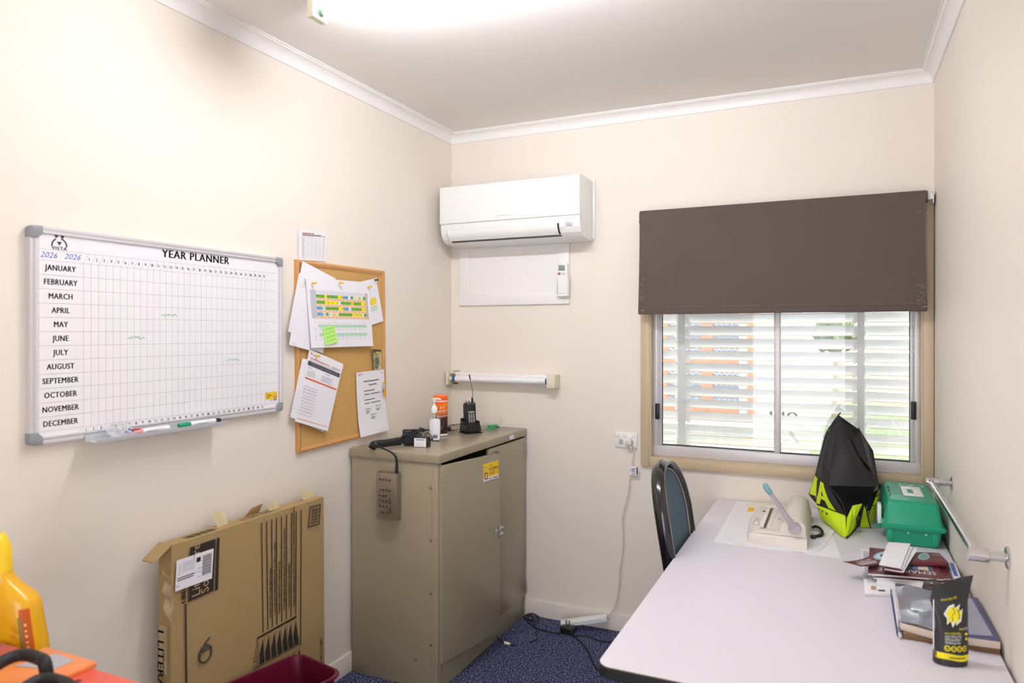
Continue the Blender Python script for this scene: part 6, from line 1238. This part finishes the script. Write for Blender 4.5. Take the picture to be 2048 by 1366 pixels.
cd_ = [V(p) for p in [(2.1350,-0.8135,0.7920),(2.1741,-0.8575,0.7920)]]+[V(p) for p in [(2.0624,-0.9926,0.7760),(2.0107,-0.9653,0.7760)]]; S = Sheet(*cd_, 0., n=(0, 0, 1), curl=lambda u, v: -.012*math.sin(math.pi*v))
def d_card(b, S):
    ce = lambda a, r: S.at(.5+.40*r*math.cos(a), .22+.17*r*math.sin(a), .0010)
    for r0, r1, m in ((.72, 1, M('crest_pale', (150, 186, 196), .4)), (.0, .72, M('crest_blue', (190, 214, 236), .3))): b.grid([[ce(i*math.pi/14, r) for i in range(29)] for r in (r0, (r0+r1)/2, r1)], m)
    b.grid([[S.at(.5+.16*r*math.cos(a), .20+.06*r*math.sin(a), .0016) for a in [i*math.pi/8 for i in range(17)]] for r in (0, 1)], M('crest_dark_green', (60, 110, 80), .4))
    b.text('ALERT.', .30, lambda x, y: S.at(.42-y*.9, .46+x*.40, .0012), pw, bold=.008)
    for i in range(3): S.rect(b, .60+.11*i, .44+.03*i, .65+.11*i, .93, pw, .0012, 1)
sheet('crest_card', 'maroon card with a round crest curling over the left of the magazines', 'card', S, d_card, maroon, None, .0008, 8, 16)
# spiral notebook with blue edge by the wall
SQ = [V(p) for p in [(2.3206,-0.7348,0.7520),(2.3518,-0.7373,0.7520),(2.3430,-1.0316,0.7520),(2.3111,-1.0240,0.7520)]]; sq_ = lambda u, v: (SQ[0]*(1-u)+SQ[1]*u)*(1-v)+(SQ[3]*(1-u)+SQ[2]*u)*v
sn = thing('spiral_notebook', 'white spiral notebook with a blue band lying by the right wall', 'notebook', V((SQ[0].x, SQ[0].y, TZ))); b = MB().prism([V((min(p.x, 2.364), p.y, TZ+.001)) for p in (sq_(.18, 0), sq_(1, 0), sq_(1, 1), sq_(.18, 1))], (0, 0, .0295), pw, .002); part('pages', b, sn)
part('band', MB().prism([V((min(p.x, 2.363), p.y, TZ+.0307)) for p in (sq_(.42, .04), sq_(.78, .04), sq_(.78, .52), sq_(.42, .52))], (0, 0, .0008), M('blue_band', (74, 112, 184), .5)), sn)
for i in range(20): c_ = sq_(.17, .04+.048*i); part('coil', MB().tube([V((c_.x-.007*math.cos(a), c_.y, TZ+.021+.012*math.sin(a))) for a in [k*math.pi/5 for k in range(10)]], .0012, black, 5, closed=True), sn)
# board folder, pads and notebooks nearer the camera
FB = [(p[0], p[1]) for p in [(2.1683,-1.0550,0.7207),(2.3793,-1.0228,0.7207),(2.3674,-1.4027,0.7207),(2.1499,-1.3984,0.7207)]]; FB = [(min(x, 2.3605), y) for x, y in FB]
bd = pile('brown_folder', 'worn brown board folder under the clear covered notebooks', 'folder', FB, TZ, .0165, brownp, bev=.003)
PB_ = [(p[0], p[1]) for p in [(2.1460,-1.0473,0.7207),(2.1662,-1.0470,0.7207),(2.1487,-1.3989,0.7207),(2.1409,-1.4124,0.7207)]]; PB_[1] = (FB[0][0]-.002, PB_[1][1]); PB_[2] = (FB[3][0]-.002, PB_[2][1])
bd2 = pile('spiral_pad', 'narrow edge of a spiral pad under the left of the brown folder', 'notebook', PB_, TZ, .009, pw, bev=.001)
for i in range(24): f = .03+.04*i; x = PB_[0][0]+(PB_[3][0]-PB_[0][0])*f; y = PB_[0][1]+(PB_[3][1]-PB_[0][1])*f; part('coil', MB().tube([V((x+.005*math.cos(a), y, TZ+.0092+.008*math.sin(a))) for a in [k*math.pi/4 for k in range(8)]], .0011, navy, 5, closed=True), bd2)
film = M('glossy_clear_cover', (126, 132, 150), .07, coat=.6)
nz = TZ+.0168; npts = [(p[0], p[1]) for p in [(2.1524,-1.0736,0.7570),(2.2579,-1.0860,0.7570),(2.2361,-1.4185,0.7570),(2.1453,-1.3826,0.7570)]]
nb = thing('clear_cover_notebook', 'notebook with a glossy clear grey cover and comb binding beside the black pouch', 'notebook', V((npts[0][0], npts[0][1], nz)))
part('pages', MB().prism([(x, y, nz) for x, y in npts], (0, 0, .0185), M('aged_pages', (216, 200, 184), .8), .001), nb); part('back_cover', MB().prism([(x-.003, y+.003, nz-.0003) for x, y in npts], (0, 0, .0005), navy), nb); S = Sheet(*[V((x, y, nz+.0252)) for x, y in npts], 0., n=(0, 0, 1), curl=lambda u, v: .0028*math.sin(u*5+v*6)+.0016*math.sin(v*11-u*3)-.001); part('cover', S.slab(MB(), film, 16, 20, .0006), nb, 'glossy clear cover')
npl = lambda u, v: (V(npts[0]).to_3d()*(1-u)+V(npts[1]).to_3d()*u)*(1-v)+(V(npts[3]).to_3d()*(1-u)+V(npts[2]).to_3d()*u)*v
b = MB().prism([npl(u, v)+V((0, 0, nz+.0187)) for u, v in ((.01, .01), (.99, .01), (.99, .07), (.01, .07))], (0, 0, .0004), navy); part('spine_strip', b, nb)
for i in range(26): c_ = npl(-.005, .02+.037*i); part('comb', MB().tube([V((c_.x+.006*math.cos(a), c_.y, nz+.012+.0125*math.sin(a))) for a in [k*math.pi/4 for k in range(8)]], .0013, pw, 5, closed=True), nb)
np2 = [(min(p[0], 2.3605), p[1]) for p in [(2.3296,-1.0919,0.7570),(2.3649,-1.0925,0.7570),(2.3601,-1.4088,0.7570),(2.2894,-1.4132,0.7570)]]
nb2 = thing('blue_notebook', 'notebook with a navy border and clear grey cover against the right wall', 'notebook', V((np2[0][0], np2[0][1], nz)))
part('pages', MB().prism([(x, y, nz) for x, y in np2], (0, 0, .0185), MATS['aged_pages'], .001), nb2); part('border', MB().prism([(x, y, nz+.0186) for x, y in np2], (0, 0, .0008), navy), nb2); np3 = [(min(p[0], 2.358), p[1]) for p in [(2.3305,-1.1029,0.7580),(2.3429,-1.1098,0.7580),(2.3492,-1.3817,0.7580),(2.2965,-1.3931,0.7580)]]; part('cover', MB().prism([(x, y, nz+.0195) for x, y in np3], (0, 0, .0006), M('grey_cover', (150, 154, 172), .15)), nb2)
KQ = [(2.2248,-1.0716,0.7620),(2.2703,-1.0776,0.7620),(2.2803,-1.0229,0.7620),(2.2666,-0.9938,0.7620),(2.2483,-1.0047,0.7620),(2.2307,-1.0365,0.7620)]
cl_ = thing('board_clip', 'dark bronze board clip sticking out between the magazines and the notebooks', 'clip', V(KQ[0])-V((0, 0, .012))); b = MB(); b.prism([V((p[0], p[1], .7605+.004*(i > 1))) for i, p in enumerate(KQ)], (0, 0, .0022), clip_, .001); b.prism([V((KQ[0][0], KQ[0][1], .7515)), V((KQ[1][0], KQ[1][1], .7515)), V((KQ[1][0], KQ[1][1]+.008, .7515)), V((KQ[0][0], KQ[0][1]+.008, .7515))], (0, 0, .010), clip_, .001); part('jaw', b, cl_); hh = V((2.2510,-1.0426,0.7670)); part('hole', MB().lathe([(.004, .7668), (.004, .7675)], (hh.x, hh.y, 0), pw, 14), cl_)
# electrolyte pouch
pc_ = V((2.2415,-1.5310,0.7207)); po = thing('drink_mix_pouch', 'standing black and yellow foil pouch of drink mix at the right of the desk', 'pouch', pc_+V((0, .02, 0)))
foil = M('black_foil', (40, 40, 44), .42, bump=.35, bscale=45, spec=.5); pyel = M('pouch_yellow', (246, 228, 20), .45); pwh = M('pouch_white', (232, 232, 232), .5)
fr0 = V((math.cos(.30), math.sin(.30), 0)); ff0 = V((math.sin(.30), -math.cos(.30), 0)); PH = .197; KS = .80
def pw_(v):                                                    # half width, half depth, sideways lean at height v
    return .0365+.0085*max(0, v-.45)/.55+.0015*math.sin(v*9), .0245*(1-v)**.75+.0012, .005*v+.002*math.sin(v*7)
def ptop(u): return 1.+.055*u+.03*max(0, u)                          # torn slanting top edge
def pp(a, v):
    w, d, lean = pw_(v); c0, s0 = math.cos(a), math.sin(a); z = PH*v*(1+(ptop(c0)-1)*v**3)
    wr = 1+(.05*math.sin(a*3+v*14)+.022*math.sin(a*7+v*31)+.016*math.sin(a*13-v*47))*v*(1-v)*2.4
    return pc_+V((0, .030, .001))+fr0*(w*c0*wr+lean)+ff0*(d*(abs(s0)**.8)*math.copysign(1, s0)*wr+.006*math.sin(v*10+c0*3)*v)+V((0, 0, z))
b = MB(); rows = [[pp(2*math.pi*j/40, i/26) for j in range(40)] for i in range(27)]; b.grid(rows, foil, closed=True); b.poly(rows[0], foil); b.poly(rows[-1], foil); part('pouch', b, po, angle=50)
part('side_seal', MB().box((-.0012, -.002, .03), (.0012, .002, .15), pwh, mat=Matrix.Translation(pp(math.pi, .0))), po, 'pale side seal')
def pf_(x, z, k=.0):                                           # x metres across the front from centre, z metres up
    x, z = x*KS, z*KS; v = min(.999, z/PH); w, d, lean = pw_(v); c0 = max(-.999, min(.999, (x-lean)/w)); return pp(math.acos(c0), v)+ff0*(.0009+k)
b = MB()
b.grid([[pf_(-.0445+.089*j/24, z+.002*math.sin(j/4)) for j in range(25)] for z in (.018, .024, .030, .036)], pyel)
for i in range(4):
    cx_ = -.018+i*.0165
    b.grid([[pf_(cx_+r_*math.cos(t_), .053+r_*1.1*math.sin(t_)) for t_ in [k*math.pi/10 for k in range(21)]] for r_ in (.0052, .0078)], pyel); b.grid([[pf_(cx_-.004+.008*j/3, zq) for j in range(4)] for zq in (.0515, .0545)], M('pouch_dull_yellow', (190, 176, 30), .5))
pt_ = lambda x0, z0, k=.0004: (lambda x, y: pf_(x0+x, z0+y, k))
b.text('99.5% SUGAR FREE', .0082, pt_(-.024, .093), pyel, bold=.0004, sx=.68); b.text('ELECTROLYTE', .0108, pt_(-.024, .083), pwh, bold=.0005, sx=.68); b.text('REPLENISHMENT', .0096, pt_(-.024, .0745), pwh, bold=.0005, sx=.62); b.text('BEVERAGE MIX', .0096, pt_(-.024, .066), pwh, bold=.0005, sx=.68); b.text('HYDRATION THAT', .0074, pt_(-.014, .0235, .0008), foil, bold=.0003, sx=.72)
b.text('qwik', .010, pt_(.018, .1065), pyel, sx=.6, shear=.2); b.text('STIK', .0105, pt_(.0305, .1075), pwh, bold=.0003, sx=.6, shear=.2)
b.text('ABSOLUTELY FREE', .0095, lambda x, y: pf_(-.030+x, .190+y+.22*x, .0004), pyel, bold=.0003, sx=.55)
bolt = [(-.022, .150), (-.010, .176), (.004, .184), (.004, .170), (.020, .182), (.016, .160), (.028, .168), (.024, .132), (.010, .118), (.012, .134), (.000, .112), (-.004, .130), (-.016, .120), (-.014, .138)]
inb = [(x*.80+.001, .150+(z-.150)*.82) for x, z in bolt]
b.add([pf_(x, z, .0004) for x, z in bolt], [[13, 0, 1, 2, 3], [13, 3, 4, 5, 11], [5, 6, 7, 9], [7, 8, 9], [13, 11, 12], [5, 9, 10, 11]], pwh)
b.add([pf_(x, z, .0010) for x, z in inb], [[13, 0, 1, 2, 3], [13, 3, 4, 5, 11], [5, 6, 7, 9], [7, 8, 9], [13, 11, 12], [5, 9, 10, 11]], pyel)
for L in ([(.000, .172), (.006, .158), (-.002, .146), (.002, .132)], [(.012, .166), (.018, .150), (.016, .138)]): b.tube([pf_(x, z, .0014) for x, z in L], .0007, foil, 4)
for z in (.080, .094): b.add([pf_(.038+.004*math.cos(a), z+.004*math.sin(a)) for a in [k*math.pi/6 for k in range(12)]], [list(range(12))], pyel)
part('print', b, po, 'yellow and white printing', solid=False)
